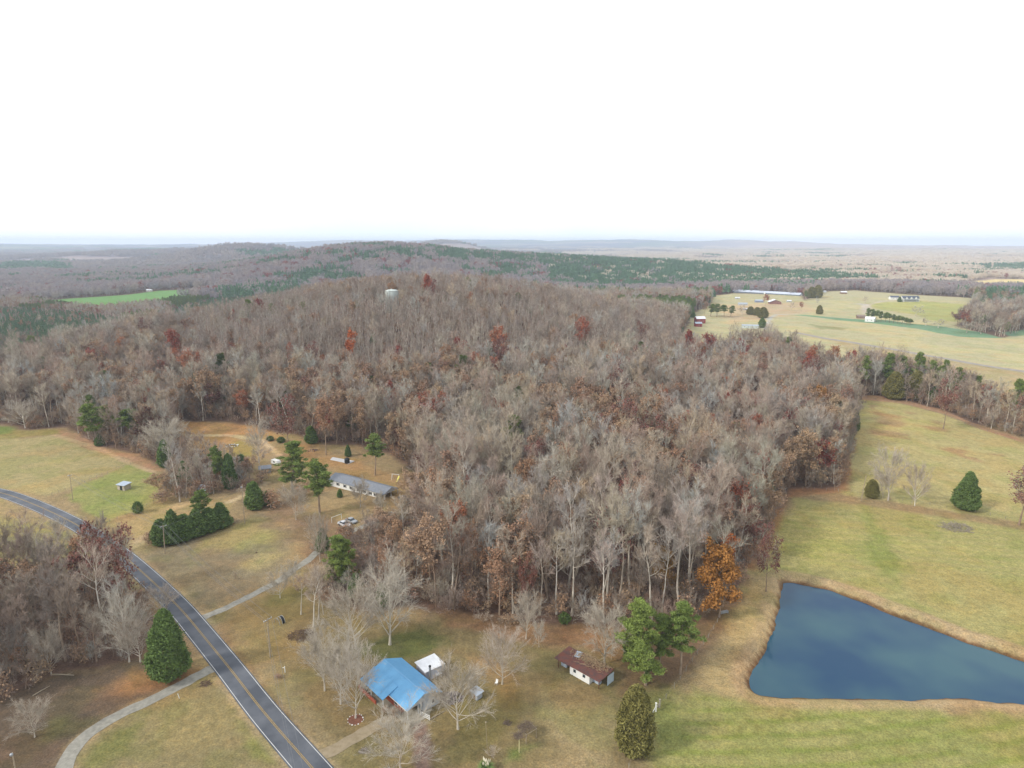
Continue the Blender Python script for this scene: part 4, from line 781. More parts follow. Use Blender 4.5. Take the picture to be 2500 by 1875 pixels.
hx_, hy_ = gridpts(-380, 300, 380, 860, 4.9); k = sdf(HT, hx_, hy_) + edge_noise(hx_, hy_) <= 0; NB0 = len(fx); fx = np.concatenate([fx, hx_[k]]); fy = np.concatenate([fy, hy_[k]]); ishill = np.arange(len(fx)) >= NB0

om = open_mask(fx, fy); k = (om > 1.2) & (sdf(NOTREE, fx, fy) > 0); fx, fy, om, ishill = fx[k], fy[k], om[k], ishill[k]
rdd = np.full(len(fx), 99.); m = fy < 330; rdd[m] = pdist(ROADC[::3], fx[m], fy[m]); dvv = np.full(len(fx), 99.); dvv[m] = pdist(DRV['b'][::3], fx[m], fy[m])
k = (rdd > 6.5) & (dvv > 3) 
for bx, by, br in BUILD_KEEP: k &= np.hypot(fx - bx, fy - by) > br
TANK = cast(958, 760); k &= ~(((np.abs(fx - TANK[0] * fy / TANK[1] + 1.5) < 3.0) & (fy > TANK[1] - 20) & (fy < TANK[1] + 5)) | (np.hypot(fx - TANK[0], fy - TANK[1]) < 9))
for bx, by, bh, bw in KEEPPTS + [(-70, 283, 30, 34), (-85, 290, 20, 22), (-56, 270, 20, 40), (-48, 258, 20, 22), (-70, 262, 10, 26), (-66, 242, 10, 14), (-62, 240, 10, 12)]:
    u_ = np.array([bx, by]) / math.hypot(bx, by); al = (fx - bx) * u_[0] + (fy - by) * u_[1]; ac = np.abs(-(fx - bx) * u_[1] + (fy - by) * u_[0])
    k &= ~((np.hypot(fx - bx, fy - by) < max(2.5, bw * .48)) | ((al < 0) & (al > -bw * .5 - 5) & (ac < bw * .36)))
fx, fy, om, ishill = fx[k], fy[k], om[k], ishill[k]; n = len(fx); pm = pine_mask(fx, fy)
nb = fbm(fx / 55, fy / 55, 91, 3); r = rngF.random(n); inLW = (fy < 330) & (sdf(LW, fx, fy) < 3); D = np.hypot(fx, fy)
kinds = ['fb0', 'fb1', 'fb2', 'fb3', 'fb4', 'fb5', 'wb0', 'wb1', 'wb2', 'lb0', 'lb1', 'lb2', 'lr0', 'lr1', 'ld0', 'ld1', 'lm0', 'lm1', 'p0', 'p1', 'p2', 'pl0', 'pl1', 'c0', 'c1', 'db0', 'db1', 'db2', 'hb0', 'hb1', 'hb2', 'hb3']
kid = rngF.integers(0, 6, n); 
hill = sm(330, 560, fy) * (fy < 1000)
kid = np.where(r < .14, rngF.integers(6, 9, n), kid)
pb = (.05 + .36 * sm(.42, .62, nb)) * (1 - .45 * hill) * np.where((fy < 300) & (fx < -10), .35, 1); r2 = rngF.random(n); kid = np.where(r2 < pb, rngF.integers(9, 12, n), kid)
nr_ = fbm(fx / 30, fy / 30, 97, 3); r3 = rngF.random(n)
pr = (.024 + .17 * sm(.52, .66, nr_)) * (1 + 1.6 * (fx > 120) * (fy > 350)) * (1 - .45 * hill)
kid = np.where(r3 < pr, rngF.integers(12, 18, n), kid)
kid = np.where((D < 270) & (kid > 13) & (kid < 16), 11, kid); kid = np.where((D < 240) & (kid > 11) & (kid < 14) & ~inLW, 10, kid); r4 = rngF.random(n); kid = np.where((r4 < .012) & (D < 1000) & (D > 290), rngF.integers(23, 25, n), kid); kid = np.where((r4 > .992) & (D > 290), rngF.integers(18, 21, n), kid)
kid = np.where((pm < 0) & (rngF.random(n) < .93), rngF.integers(21, 23, n), kid)
kid = np.where((D > 850) & (pm > 0) & (fbm(fx / 90, fy / 90, 99, 3) > .60), rngF.integers(18, 23, n), kid)
r6 = rngF.random(n); kid = np.where(inLW, np.where(r6 < .80, np.where(r6 < .35, rngF.integers(0, 6, n), rngF.integers(25, 28, n)), np.where(r6 < .93, rngF.integers(9, 12, n), np.where(fy > 215, rngF.integers(16, 18, n), rngF.integers(25, 28, n)))), kid)
kid = np.where((kid < 9) & (rngF.random(n) < .22), rngF.integers(25, 28, n), kid)
sc = 1.02 + .42 * rngF.random(n) + .14 * (1 - sm(240, 420, fy)); kid = np.where((hill > .5) & (kid < 9) & (rngF.random(n) < .35), rngF.integers(25, 28, n), kid); sc = np.where((kid >= 21) & (kid < 23), .95 + .2 * rngF.random(n), sc); kid = np.where(ishill & (rngF.random(n) < .88), rngF.integers(28, 32, n), kid); sc = np.where(ishill, .92 + .3 * rngF.random(n), sc)
west = (fx < -280) & (fy > 640); sc = np.where(west, sc * .62, sc); sc = np.where((fx < -300) & (fy > 900), sc * .75, sc); sc = np.where((pm < 0) & (fy > 700), sc * .8, sc); sc = np.where(sdf(LOW1, fx, fy) < 0, sc * .62, sc); sc = np.where(sdf(LOW2, fx, fy) < 0, sc * .58, sc); sc = np.where(om < 5, sc * .86, sc); sc = np.where(inLW, sc * .82, sc)
_b = (fx > 200) & (fy > 380) & (fy < 560) & (kid > 11) & (kid < 18); kid = np.where(_b & (rngF.random(n) < .7), 26, kid)
beltm = (fx > 200) & (fy > 380) & (fy < 560); sc = np.where(beltm, sc * .92, sc)
rot = rngF.random(n) * 6.283; fz = hz(fx, fy) - .15
# ---- the nearest trees of each kind are things of their own
def rank(x, y):
    d = math.hypot(x, y); return 'in the first rank of ' if d < 200 else 'in the second rank of ' if d < 230 else 'in the third rank of ' if d < 265 else 'at the back of '
LOOK = {'fb': 'tall leafless grey tree', 'wb': 'broad leafless grey tree', 'db': 'dark leafless tree', 'hb': 'slender leafless tree'}
def zone(x, y):
    if y < 330 and sdf(LW, np.array([x]), np.array([y]))[0] < 3: return 'in the roadside wood at lower left'
    if x > 190 and y > 380: return 'in the belt beyond the upper right pasture'
    if y < 232: return 'woods %s' % ('behind the blue roof' if x < -5 else 'behind the rusty shed' if x < 32 else 'near the golden tree')
    if x < -40 and y < 330: return 'in the wood beside the grey roofed house'
    if x > 70: return 'on the right slope of the hill wood'
    if x < -150: return 'on the left slope of the hill wood'
    return 'in the woods ' + ('upslope of the grey roofed house' if x < -45 else 'upslope of the blue roofed house' if x < 0 else 'upslope of the rusty roofed shed' if x < 38 else 'upslope of the golden tree')
FAM = {'bare_tree': (list(range(0, 9)) + [25, 26, 27, 28, 29, 30, 31], 'leafless grey hardwood', 300), 'brown_leaved_tree': (range(9, 12), 'dry brown leaved tree', 230), 'rust_leaved_tree': (range(12, 21), 'rust red leaved tree', 170),
       'maroon_leaved_tree': (range(16, 18), 'dark maroon leaved tree', 90), 'pine_tree': (range(18, 21), 'tall green pine', 60), 'cedar_tree': (range(23, 25), 'small dark green cedar', 60)}
ITEMS = []; single = np.zeros(n, bool)
for fam, (ids, lab, cap) in FAM.items():
    ii = np.nonzero(np.isin(kid, list(ids)) & (np.abs(fx) < fy * .80 + 8) & (D < 620))[0]; ii = ii[np.argsort(D[ii])][:cap]; single[ii] = True
    for i in ii:
        zn = zone(fx[i], fy[i]); lk = LOOK.get(kinds[kid[i]][:2], lab); fr = zn.startswith('woods'); zz = (rank(fx[i], fy[i]) if fr else ('' if D[i] < 300 else 'high up ' if D[i] > 480 else 'part way up ') if 'hill' in zn else '') + zn; add_tree(kinds[kid[i]], fam, float(fx[i]), float(fy[i]), float(sc[i]), float(rot[i]), lk + ' ' + zz, lk + 's ' + zz)
# ---- everything beyond is woodland nobody could count
def scatter(name, x, y, z, idx, rot, scl, meshes, label, cat=None):
    c = bpy.data.collections.new(name + '_kinds')
    for i, me in enumerate(meshes):
        o = bpy.data.objects.new('k%02d_%s' % (i, name), me); c.objects.link(o)
    me = bpy.data.meshes.new(name); me.vertices.add(len(x)); me.vertices.foreach_set('co', np.stack([x, y, z], 1).astype(np.float32).ravel())
    for nm, ty, v in (('kid', 'INT', idx.astype(np.int32)), ('rot', 'FLOAT', rot.astype(np.float32)), ('scl', 'FLOAT', scl.astype(np.float32))):
        a = me.attributes.new(nm, ty, 'POINT'); a.data.foreach_set('value', v)
    o = link(name, me); g = bpy.data.node_groups.new(name, 'GeometryNodeTree'); g.interface.new_socket('Geometry', in_out='INPUT', socket_type='NodeSocketGeometry'); g.interface.new_socket('Geometry', in_out='OUTPUT', socket_type='NodeSocketGeometry')
    gi_ = nd(g, 'NodeGroupInput'); go = nd(g, 'NodeGroupOutput'); ip = nd(g, 'GeometryNodeInstanceOnPoints'); ci = nd(g, 'GeometryNodeCollectionInfo'); ci.inputs['Collection'].default_value = c; ci.inputs['Separate Children'].default_value = True; ci.inputs['Reset Children'].default_value = True
    mp_ = nd(g, 'GeometryNodeMeshToPoints')
    def attr(nm, ty): a = nd(g, 'GeometryNodeInputNamedAttribute', data_type=ty); a.inputs['Name'].default_value = nm; return a
    ai, ar, as_ = attr('kid', 'INT'), attr('rot', 'FLOAT'), attr('scl', 'FLOAT'); cx = nd(g, 'ShaderNodeCombineXYZ'); l = g.links.new
    l(gi_.outputs[0], mp_.inputs['Mesh']); l(mp_.outputs[0], ip.inputs['Points']); l(ci.outputs[0], ip.inputs['Instance']); ip.inputs['Pick Instance'].default_value = True
    l(ai.outputs[0], ip.inputs['Instance Index']); l(ar.outputs[0], cx.inputs['Z']); l(cx.outputs[0], ip.inputs['Rotation']); l(as_.outputs[0], ip.inputs['Scale']); l(ip.outputs[0], go.inputs[0])
    md = o.modifiers.new('scatter', 'NODES'); md.node_group = g
    tag(o, label, cat, kind='stuff'); return o
MER = [TREES[k_][2] for k_ in kinds]
ux, uy = gridpts(-420, 420, 120, 560, 3.3); uo = open_mask(ux, uy); k = (uo > .3) & (rngF.random(len(ux)) < np.where(uo < 18, .75, .38)); ux, uy = ux[k], uy[k]
k = np.ones(len(ux), bool)
for bx, by, br in BUILD_KEEP: k &= np.hypot(ux - bx, uy - by) > br
m = uy < 330; _d = np.full(len(ux), 99.); _d[m] = np.minimum(pdist(ROADC[::3], ux[m], uy[m]) - 4, pdist(DRV['b'][::3], ux[m], uy[m]) - 1); k &= _d > 2
ux, uy = ux[k], uy[k]; UNDER = (ux, uy, rngF.choice([0, 0, 1, 2, 2, 3, 3], len(ux)), rngF.random(len(ux)) * 6.28, .6 + .8 * rngF.random(len(ux)))
q = ~single; hard = q & ((kid < 18) | (kid > 24)); ev = q & (kid >= 18) & (kid < 25)
scatter('hardwood_forest', fx[hard], fy[hard], fz[hard], np.where(kid[hard] > 24, kid[hard] - 7, kid[hard]), rot[hard], sc[hard], MER[:18] + MER[25:], 'leafless grey brown hardwood forest covering the hill')
scatter('pine_forest', fx[ev], fy[ev], fz[ev], kid[ev] - 18, rot[ev], sc[ev], MER[18:25], 'green pine and cedar stands beyond the hill')
scatter('undergrowth', UNDER[0], UNDER[1], hz(UNDER[0], UNDER[1]) - .1, UNDER[2], UNDER[3], UNDER[4], [TREES[k_][2] for k_ in ('shrub0', 'shrub1', 'sap0', 'sap1')], 'tangled brown undergrowth of saplings and brush between the trunks')
mx_, my_ = gridpts(-2700, 2700, 900, 3300, 19, .84, 60); r_ = np.hypot(mx_, my_); k = (my_ > NEARMAX - 4) & (r_ < 3300) & (open_mask(mx_, my_) > 8); mx_, my_ = mx_[k], my_[k]; n = len(mx_)
pmm = pine_mask(mx_, my_); fp = fbm(mx_ / 160, my_ / 90, 111, 4); kd = rngF.integers(0, 2, n); kd = np.where((rngF.random(n) < .05 + .25 * sm(.55, .65, fbm(mx_ / 80, my_ / 80, 115, 3))), 4, kd); kd = np.where((fp > .60) & (rngF.random(n) < .7), rngF.integers(2, 4, n), kd)
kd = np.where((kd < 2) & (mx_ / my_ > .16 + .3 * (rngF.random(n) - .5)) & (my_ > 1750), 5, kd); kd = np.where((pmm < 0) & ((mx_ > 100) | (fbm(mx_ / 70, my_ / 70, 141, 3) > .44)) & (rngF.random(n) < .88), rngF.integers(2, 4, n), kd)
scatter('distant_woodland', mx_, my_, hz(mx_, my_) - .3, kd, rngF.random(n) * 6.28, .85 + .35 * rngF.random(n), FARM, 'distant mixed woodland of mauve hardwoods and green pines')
mx_, my_ = gridpts(-8000, 8000, 2800, 9500, 56, .84, 60); r_ = np.hypot(mx_, my_); fn = fbm(mx_ / 700, my_ / 330, 61, 5); k = (r_ > 3260) & (r_ < 9500) & (fn < .585); mx_, my_ = mx_[k], my_[k]; n = len(mx_)
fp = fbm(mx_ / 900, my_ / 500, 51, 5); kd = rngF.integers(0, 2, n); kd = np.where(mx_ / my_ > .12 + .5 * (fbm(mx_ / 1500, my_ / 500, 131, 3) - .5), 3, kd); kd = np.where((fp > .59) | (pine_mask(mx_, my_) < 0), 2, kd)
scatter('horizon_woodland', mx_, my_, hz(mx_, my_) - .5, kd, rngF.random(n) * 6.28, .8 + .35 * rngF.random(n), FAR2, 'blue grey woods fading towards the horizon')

# ------------------------------------------------------------------ placing things seen in the photo
m_pole = mat('weathered_pole', (176, 160, 136), .9, .15, 3); m_metal = mat('galvanised', (176, 180, 184), .5, .1, 3, metallic=.3); m_glass = mat('dark_glass', (52, 60, 70), .15, .1, 2, spec=.6)
m_white = mat('white_paint', (246, 246, 242), .6, .04, 1.2); m_brick = mat('red_brick', (176, 92, 66), .9, .15, 3, rgb2=(150, 76, 56)); m_side = mat('pale_siding', (196, 200, 204), .7, .06, 1.5)
m_conc = mat('concrete', (176, 168, 150), .9, .1, .8, rgb2=(150, 142, 124)); m_wood = mat('old_wood', (140, 122, 102), .9, .2, 3); m_black = mat('black_plastic', (40, 44, 50), .5, .1, 3); m_rubber = mat('rubber', (34, 34, 36), .8, .1, 4)
def ribbed(name, rgb, period, rough=.45, rgb2=None, depth_=.6, metallic=0.0):
    m = mat(name, rgb, rough, .06, .7, rgb2=rgb2, metallic=metallic); t = m.node_tree; b = t.nodes['Principled BSDF']; tcn = nd(t, 'ShaderNodeTexCoord'); wv = nd(t, 'ShaderNodeTexWave'); wv.bands_direction = 'X'; wv.inputs['Scale'].default_value = period
    bn = nd(t, 'ShaderNodeBump'); bn.inputs['Strength'].default_value = depth_; bn.inputs['Distance'].default_value = .05; t.links.new(tcn.outputs['Object'], wv.inputs['Vector']); t.links.new(wv.outputs[0], bn.inputs['Height']); t.links.new(bn.outputs[0], b.inputs['Normal']); return m
m_blue = ribbed('blue_metal_roof', (118, 182, 228), .7, rgb2=(110, 174, 222)); m_whroof = ribbed('white_metal_roof', (244, 246, 250), .9); m_rust = ribbed('rusty_roof', (124, 76, 64), 1.2, .85, rgb2=(92, 72, 70), metallic=0); m_grey = mat('grey_shingles', (138, 142, 150), .85, .08, 1.2, rgb2=(122, 127, 136))
m_tin = ribbed('tin_roof', (186, 198, 212), 1.1, .5)
def gable(name, p, L_, W_, hw, hr, rz, wall, roof, label, cat='house', group=None, over=.4, win=None, door=None, nwin=3, winside=(-1,), frame=None, z=None):
    """gabled building: walls, roof, windows (> pane), door; local x along the ridge"""
    e = empty(name, (p[0], p[1], p[2] if z is None else z), rz, label, cat, group); a, c = L_ / 2, W_ / 2
    w_ = MB(); w_.prism([(-a, -c, -.6), (-a, c, -.6), (-a, c, hw), (-a, 0, hw + (hr - hw) * c / (c + over) ), (-a, -c, hw)], (0, 0, 0), (L_, 0, 0)); w_.build('wall', wall, e)
    t_ = .12; sl = (hr - hw) / (c + over) if over >= 0 else 0; hr2 = hr + .06
    r_ = MB()
    for s in (-1, 1):
        r_.prism([(-a - over, 0, hr2), (-a - over, s * (c + over), hw - .02), (-a - over, s * (c + over), hw + t_), (-a - over, 0, hr2 + t_)], (0, 0, 0), (L_ + 2 * over, 0, 0))
    rf = r_.build('roof', roof, e)
    for s in winside:
        for i in range(nwin):
            x = -a + L_ * (i + .7) / (nwin + .4); wz = hw * .55
            f = MB().box((x, s * (c + .03), wz), (1.1, .1, 1.3)).build('window', frame or m_white, e); MB().box((x, s * (c + .075), wz), (.85, .05, 1.05)).build('pane', m_glass, f)
    if door is not None:
        d_ = MB().box((door, winside[0] * (c + .04), 1.0), (1.0, .1, 2.05)).build('door', m_wood, e)
    return e
# ---- blue roofed house
hx, hy = -27.0, 144.2; hzz = H1(hx, hy); RZ = math.atan2(-.736, .677)
e = empty('blue_roofed_house', (hx, hy, hzz), RZ, 'brick and siding house with a bright blue metal roof and front porch', 'house')
w_ = MB(); w_.prism([(-8.6, -4.3, -.5), (-8.6, 4.7, -.5), (-8.6, 4.7, 3.0), (-8.6, .1, 5.0), (-8.6, -4.3, 3.0)], (0, 0, 0), (14.0, 0, 0)); w_.build('brick_wall', m_brick, e)
w_ = MB(); w_.box((7.05, 2.25, 1.3), (3.2, 4.9, 3.3)); w_.prism([(8.66, -4.75, 3.02), (8.66, 5.1, 3.02), (8.66, .1, 5.08)], (0, 0, 0), (.12, 0, 0)); w_.build('siding_wall', m_side, e)
r_ = MB(); r_.prism([(-9.2, 0, 5.2), (-9.2, -4.95, 2.98), (-9.2, -4.95, 3.1), (-9.2, 0, 5.32)], (0, 0, 0), (18.3, 0, 0)); r_.prism([(-9.2, 0, 5.2), (-9.2, 5.35, 2.98), (-9.2, 5.35, 3.1), (-9.2, 0, 5.32)], (0, 0, 0), (18.3, 0, 0)); r_.build('main_roof', m_blue, e)
MB().prism([(-9.35, -2.55, 4.2), (-9.35, -6.95, 2.62), (-9.35, -6.95, 2.74), (-9.35, -2.55, 4.34)], (0, 0, 0), (10.7, 0, 0)).build('porch_roof', m_blue, e)
MB().box((0, -.01, 5.33), (18.3, .3, .05)).build('ridge_cap', mat('blue_trim', (128, 186, 230), .4, .05, 1), e)
MB().box((-4.0, -5.7, .05), (10.6, 2.6, .5)).build('porch_floor', m_conc, e)
MB().box((-5.6, -7.15, .45), (8.2, .25, 1.0)).build('porch_wall', m_brick, e)
for x in (-9.0, -4.4, 1.1): MB().box((x, -6.7, 1.35), (.16, .16, 2.6)).build('porch_post', m_white, e)
for y in (-4.6, -1.6): MB().box((8.5, y, 1.35), (.16, .16, 3.2)).build('carport_post', m_white, e)
for x, w0 in ((-7.4, 1.5), (-5.2, 1.2), (3.2, 1.6)):
    f = MB().box((x, -4.33, 1.75), (w0, .12, 1.25)).build('window', m_white, e); MB().box((x, -4.40, 1.75), (w0 - .24, .05, 1.0)).build('pane', m_glass, f)
f = MB().box((8.68, 2.6, 1.75), (.1, 1.1, 1.1)).build('window', m_white, e); MB().box((8.74, 2.6, 1.75), (.05, .85, .85)).build('pane', m_glass, f)
MB().box((-2.0, -4.34, 1.3), (1.0, .1, 2.1)).build('front_door', m_glass, e); MB().box((7.0, -.24, 1.15), (1.9, .08, 2.3)).build('carport_door', mat('pale_blue_door', (176, 196, 206), .6, .05, 1), e)
MB().box((4.6, -5.05, 2.95), (9.0, .1, .12)).build('gutter', m_white, e); 
pat = [(926, 1701), (941, 1724), (978, 1757), (1005, 1768), (1046, 1748), (1054, 1728), (1020, 1700), (985, 1690)]
pv = [(*flat(u, v), 0) for u, v in pat]; pv = [(x, y, H1(x, y) + .16) for x, y, _ in pv]
tag(MB().slab(pv, .4).build('patio', m_conc), 'concrete patio and carport slab in front of the blue roofed house', kind='structure')
def loc2(e_, x, y): 
    c, s = math.cos(e_.rotation_euler.z), math.sin(e_.rotation_euler.z); return (e_.location.x + x * c - y * s, e_.location.y + x * s + y * c)
gx_, gy_ = loc2(e, 10.6, -1.2); g = empty('white_gate', (gx_, gy_, H1(gx_, gy_)), RZ + .25, 'white board gate beside the carport of the blue roofed house', 'gate')
for zz in (.35, .8, 1.25): MB().box((0, 0, zz), (3.0, .06, .2)).build('rail', m_white, g)
for x in (-1.45, 1.45): MB().box((x, 0.07, .72), (.12, .08, 1.5)).build('post', m_white, g)
bx_, by_ = loc2(e, 7.2, -3.0); 
# ---- white roofed outbuilding
o_ = empty('outbuilding', (-21.5, 152.3, H1(-21.5, 152.3)), math.atan2(3.8, 4.7), 'small outbuilding with a flat white roof and dark stove pipe behind the blue roofed house', 'shed')
MB().box((0, 0, 1.2), (5.4, 4.6, 3.2)).build('wall', mat('mural_wall', (186, 196, 214), .8, .2, .9, rgb2=(214, 214, 222)), o_)
MB().prism([(-3.05, -2.65, 2.85), (-3.05, 2.65, 3.05), (-3.05, 2.65, 3.2), (-3.05, -2.65, 3.0)], (0, 0, 0), (6.1, 0, 0)).build('roof', m_whroof, o_)
MB().tube([(-1.8, -3.0, -.2), (-1.8, -3.0, 4.4)], .28, 10).build('chimney', m_metal, o_); MB().tube([(-1.8, -3.0, 4.4), (-1.8, -3.0, 4.7)], .34, 10).build('chimney_cap', m_black, o_)
MB().box((2.73, -.6, .95), (.08, 1.0, 1.95)).build('door', mat('door_blue', (70, 104, 150), .7, .1, 2), o_)
x, y = flat(1082, 1634); r_ = empty('wading_pool', (x, y, H1(x, y)), .6, 'round blue wading pool leaning on the wall of the white roofed outbuilding', 'pool')
MB().lathe([(.0, 0), (1.0, .02), (1.05, .3), (.98, .3), (.9, .1), (.0, .08)], sides=20).build('basin', mat('pool_blue', (70, 150, 180), .4, .1, 2), r_); r_.rotation_euler = (R(70), 0, R(-50)); r_.location.z += 1.0
x, y = flat(1071, 1650); t_ = empty('garden_table', (x, y, H1(x, y)), .4, 'white garden table outside the white roofed outbuilding', 'table')
MB().box((0, 0, .95), (1.7, 1.1, .08)).build('tabletop', m_white, t_)
for sx in (-.7, .7):
    for sy in (-.42, .42): MB().box((sx, sy, .45), (.09, .09, .92)).build('leg', m_white, t_)
def junk(name, u, v, wpx, hm, n, mats, label, cat, seed, long=1.5, b=None):
    p = at(u, v); wd = wpx * depth(p) / FPX / 2; rg = random.Random(seed); o = empty(name, p, 0, label, cat) if len(mats) > 1 else None; res = []
    for k, mm in enumerate(mats):
        q = MB()
        for i in range(n // len(mats)):
            a = rg.uniform(0, 6.28); r = wd * math.sqrt(rg.random()); zz = hm * max(.05, 1 - (r / wd) ** 1.5) * rg.random(); c = Vector((math.cos(a) * r, math.sin(a) * r * .75, zz)); d = Vector((rg.uniform(-1, 1), rg.uniform(-1, 1), rg.uniform(-.25, .3))).normalized() * long * rg.uniform(.3, 1)
            if long > 1: q.tube([c - d / 2, c, c + d / 2 + Vector((0, 0, rg.uniform(-.1, .2)))], [.07 * rg.uniform(.5, 1.6), .06, .02], 4)
            else: q.box(c, (rg.uniform(.2, .7), rg.uniform(.2, .6), rg.uniform(.1, .35)), rg.uniform(0, 3), rg.uniform(-.3, .3))
        if o: q.build('layer', mm, o)
        else: o2 = q.build(name, mm); o2.location = p; return tag(o2, label, cat)
    return o
m_stick = mat('dead_sticks', (166, 154, 140), .95, .2, 2); m_stick2 = mat('brown_sticks', (120, 98, 80), .95, .2, 2); m_rubble = mat('grey_rubble', (168, 158, 154), .95, .25, 2, rgb2=(120, 108, 106))
junk('brush_pile', 2336, 1288, 72, 1.6, 170, [m_stick], 'large pale pile of dead branches in the mown meadow above the pond', 'brush pile', 1, 4.5)
junk('brush_pile', 738, 1552, 70, 1.5, 150, [m_stick2], 'brown heap of brush under thin trees left of the yard', 'brush pile', 2, 3.5)
junk('brush_pile', 890, 1834, 26, .5, 50, [m_stick], 'small grey pile of sticks beside the dirt driveway', 'brush pile', 3, 1.6)
junk('brush_pile', 500, 1670, 30, .5, 50, [m_stick2], 'low ring of brush where the lower gravel driveway meets the road', 'brush pile', 4, 1.8)
junk('rubble_heap', 1102, 1705, 62, 1.1, 130, [m_rubble], 'grey rubble and clutter beside the end wall of the blue roofed house', 'rubble', 5, .8)
junk('scrap_heap', 567, 1088, 34, 1.0, 60, [m_white, m_stick2], 'scrap heap with white boards in the orange clearing at left', 'scrap heap', 6, .9)
junk('scrap_heap', 765, 1100, 34, .8, 40, [m_rubble, m_rust], 'low scrap pile at the wood edge behind the grey roofed house', 'scrap heap', 7, .9)
# ---- little well house
w0 = empty('well_house', (-8.7, 142.7, H1(-8.7, 142.7)), R(50), 'tiny grey metal roofed shed right of the blue roofed house', 'shed')
MB().box((0, 0, .75), (1.9, 1.9, 1.7)).build('wall', mat('grey_wall', (178, 182, 186), .8, .1, 2), w0); MB().prism([(-1.3, -1.3, 1.55), (-1.3, 1.3, 1.95), (-1.3, 1.3, 2.05), (-1.3, -1.3, 1.65)], (0, 0, 0), (2.6, 0, 0)).build('roof', m_tin, w0); MB().box((-.97, 0, .7), (.05, .7, 1.3)).build('door', m_wood, w0)
# ---- long white shed with rusty roof
sx_, sy_ = 21.85, 145.25; sz_ = H1(19, 150); s0 = empty('rusty_roofed_shed', (sx_, sy_, sz_), math.atan2(-.684, .729), 'long white shed with a rusty red metal roof and open lean-tos', 'shed')
MB().box((-6.35, 2.75, 1.1), (6.3, 4.9, 3.0)).build('wall', m_white, s0); MB().box((.35, 4.6, 1.15), (.12, 2.8, 2.7)).build('end_wall', mat('pale_blue_panel', (204, 222, 232), .6, .04, 1), s0)
r_ = MB(); 
for x0, x1, dz in ((-14.4, -9.6, -.05), (-9.62, -5.0, .03), (-5.02, 0.3, 0)): r_.prism([(x0, -.25, 2.62 + dz), (x0, 6.1, 3.02 + dz), (x0, 6.1, 3.1 + dz), (x0, -.25, 2.7 + dz)], (0, 0, 0), (x1 - x0, 0, 0))
r_.build('roof', m_rust, s0); MB().box((-10.2, 4.8, 3.12), (1.6, 2.4, .06), .3, .06).build('loose_sheet', m_tin, s0)
for x in (-7.9, -4.9):
    f = MB().box((x, .28, 1.6), (.8, .1, .85)).build('window', mat('window_grey', (120, 124, 124), .6, .1, 2), s0); MB().box((x, .21, 1.6), (.6, .06, .65)).build('pane', m_glass, f)
for x, y, l in ((-13.2, .2, 2.7), (-.5, .7, 2.8), (-13.6, 5.6, 3.0), (-.3, 5.7, 3.0)): MB().box((x, y, l / 2 - .2), (.14, .14, l + .35)).build('post', mat('rust_post', (110, 66, 44), .9, .2, 3), s0)
rg = random.Random(9); q = MB()
for i in range(520):
    x = rg.gauss(-5.5, 3.0); y = rg.gauss(4.6, 1.1); 
    if not (-13 < x < .1 and 1.6 < y < 6.4): continue
    a = rg.uniform(0, 3.14); l = rg.uniform(.3, 1.2); zz = 2.75 + .063 * y + rg.uniform(.02, .38); q.tube([(x, y, zz), (x + math.cos(a) * l, y + math.sin(a) * l, zz + rg.uniform(-.1, .25))], .045, 3, False)
tag_o = q.build('dry_vines', mat('dry_vine', (172, 148, 116), .95, .15, 2), s0)
for i, (x, y, s_, mm, nm, lb) in enumerate(((-12.4, 2.0, (1.8, 1.1, .9), m_tin, 'metal_tub', 'pale metal tub under the left lean-to of the rusty roofed shed'), (-11.2, 3.0, (.8, .8, 1.5), mat('red_drum', (168, 50, 44), .6, .1, 2), 'red_drum', 'red drum under the left lean-to of the rusty roofed shed'), (-2.2, 2.4, (1.9, 1.0, 1.0), m_tin, 'storage_chest', 'pale chest in the open right bay of the rusty roofed shed'))):
    X_, Y_ = loc2(s0, x, y); b_ = MB(); 
    if nm == 'red_drum': b_.lathe([(.42, 0), (.44, .3), (.42, .6), (.44, .9), (.42, 1.25), (.38, 1.3)], sides=14)
    else: b_.box((0, 0, s_[2] / 2), s_); b_.box((0, 0, s_[2] + .04), (s_[0] + .1, s_[1] + .1, .1))
    o = b_.build(nm, mm); o.location = (X_, Y_, H1(X_, Y_)); o.rotation_euler = (0, 0, s0.rotation_euler.z); tag(o, lb, 'drum' if 'drum' in nm else 'tub' if 'tub' in nm else 'chest')
# ---- grey roofed ranch house
z0 = H1(-70, 282); A = flat(800, 1170, z0 + 2.8); B = flat(938, 1208, z0 + 2.8); A, B = Vector(A), Vector(B); dr = (B - A).normalized(); LL = (B - A).length; rz = math.atan2(dr.y, dr.x); cen = (A + B) / 2 + Vector((-dr.y, dr.x)) * 4.7
g = empty('grey_roofed_house', (cen.x, cen.y, z0), rz, 'long low white house with a grey shingle roof at the edge of the wood', 'house')
MB().prism([(-LL / 2 + .5, -4.3, -.8), (-LL / 2 + .5, 4.3, -.8), (-LL / 2 + .5, 4.3, 2.75), (-LL / 2 + .5, 0, 4.3), (-LL / 2 + .5, -4.3, 2.75)], (0, 0, 0), (LL - 5.5, 0, 0)).build('wall', m_white, g)
r_ = MB()
for s in (-1, 1): r_.prism([(-LL / 2, 0, 4.55), (-LL / 2, s * 4.8, 2.72), (-LL / 2, s * 4.8, 2.86), (-LL / 2, 0, 4.7)], (0, 0, 0), (LL, 0, 0))
r_.build('roof', m_grey, g); MB().prism([(LL / 2 - .15, -4.5, 2.75), (LL / 2 - .15, 4.5, 2.75), (LL / 2 - .15, 0, 4.5)], (0, 0, 0), (.1, 0, 0)).build('gable_end', m_side, g)
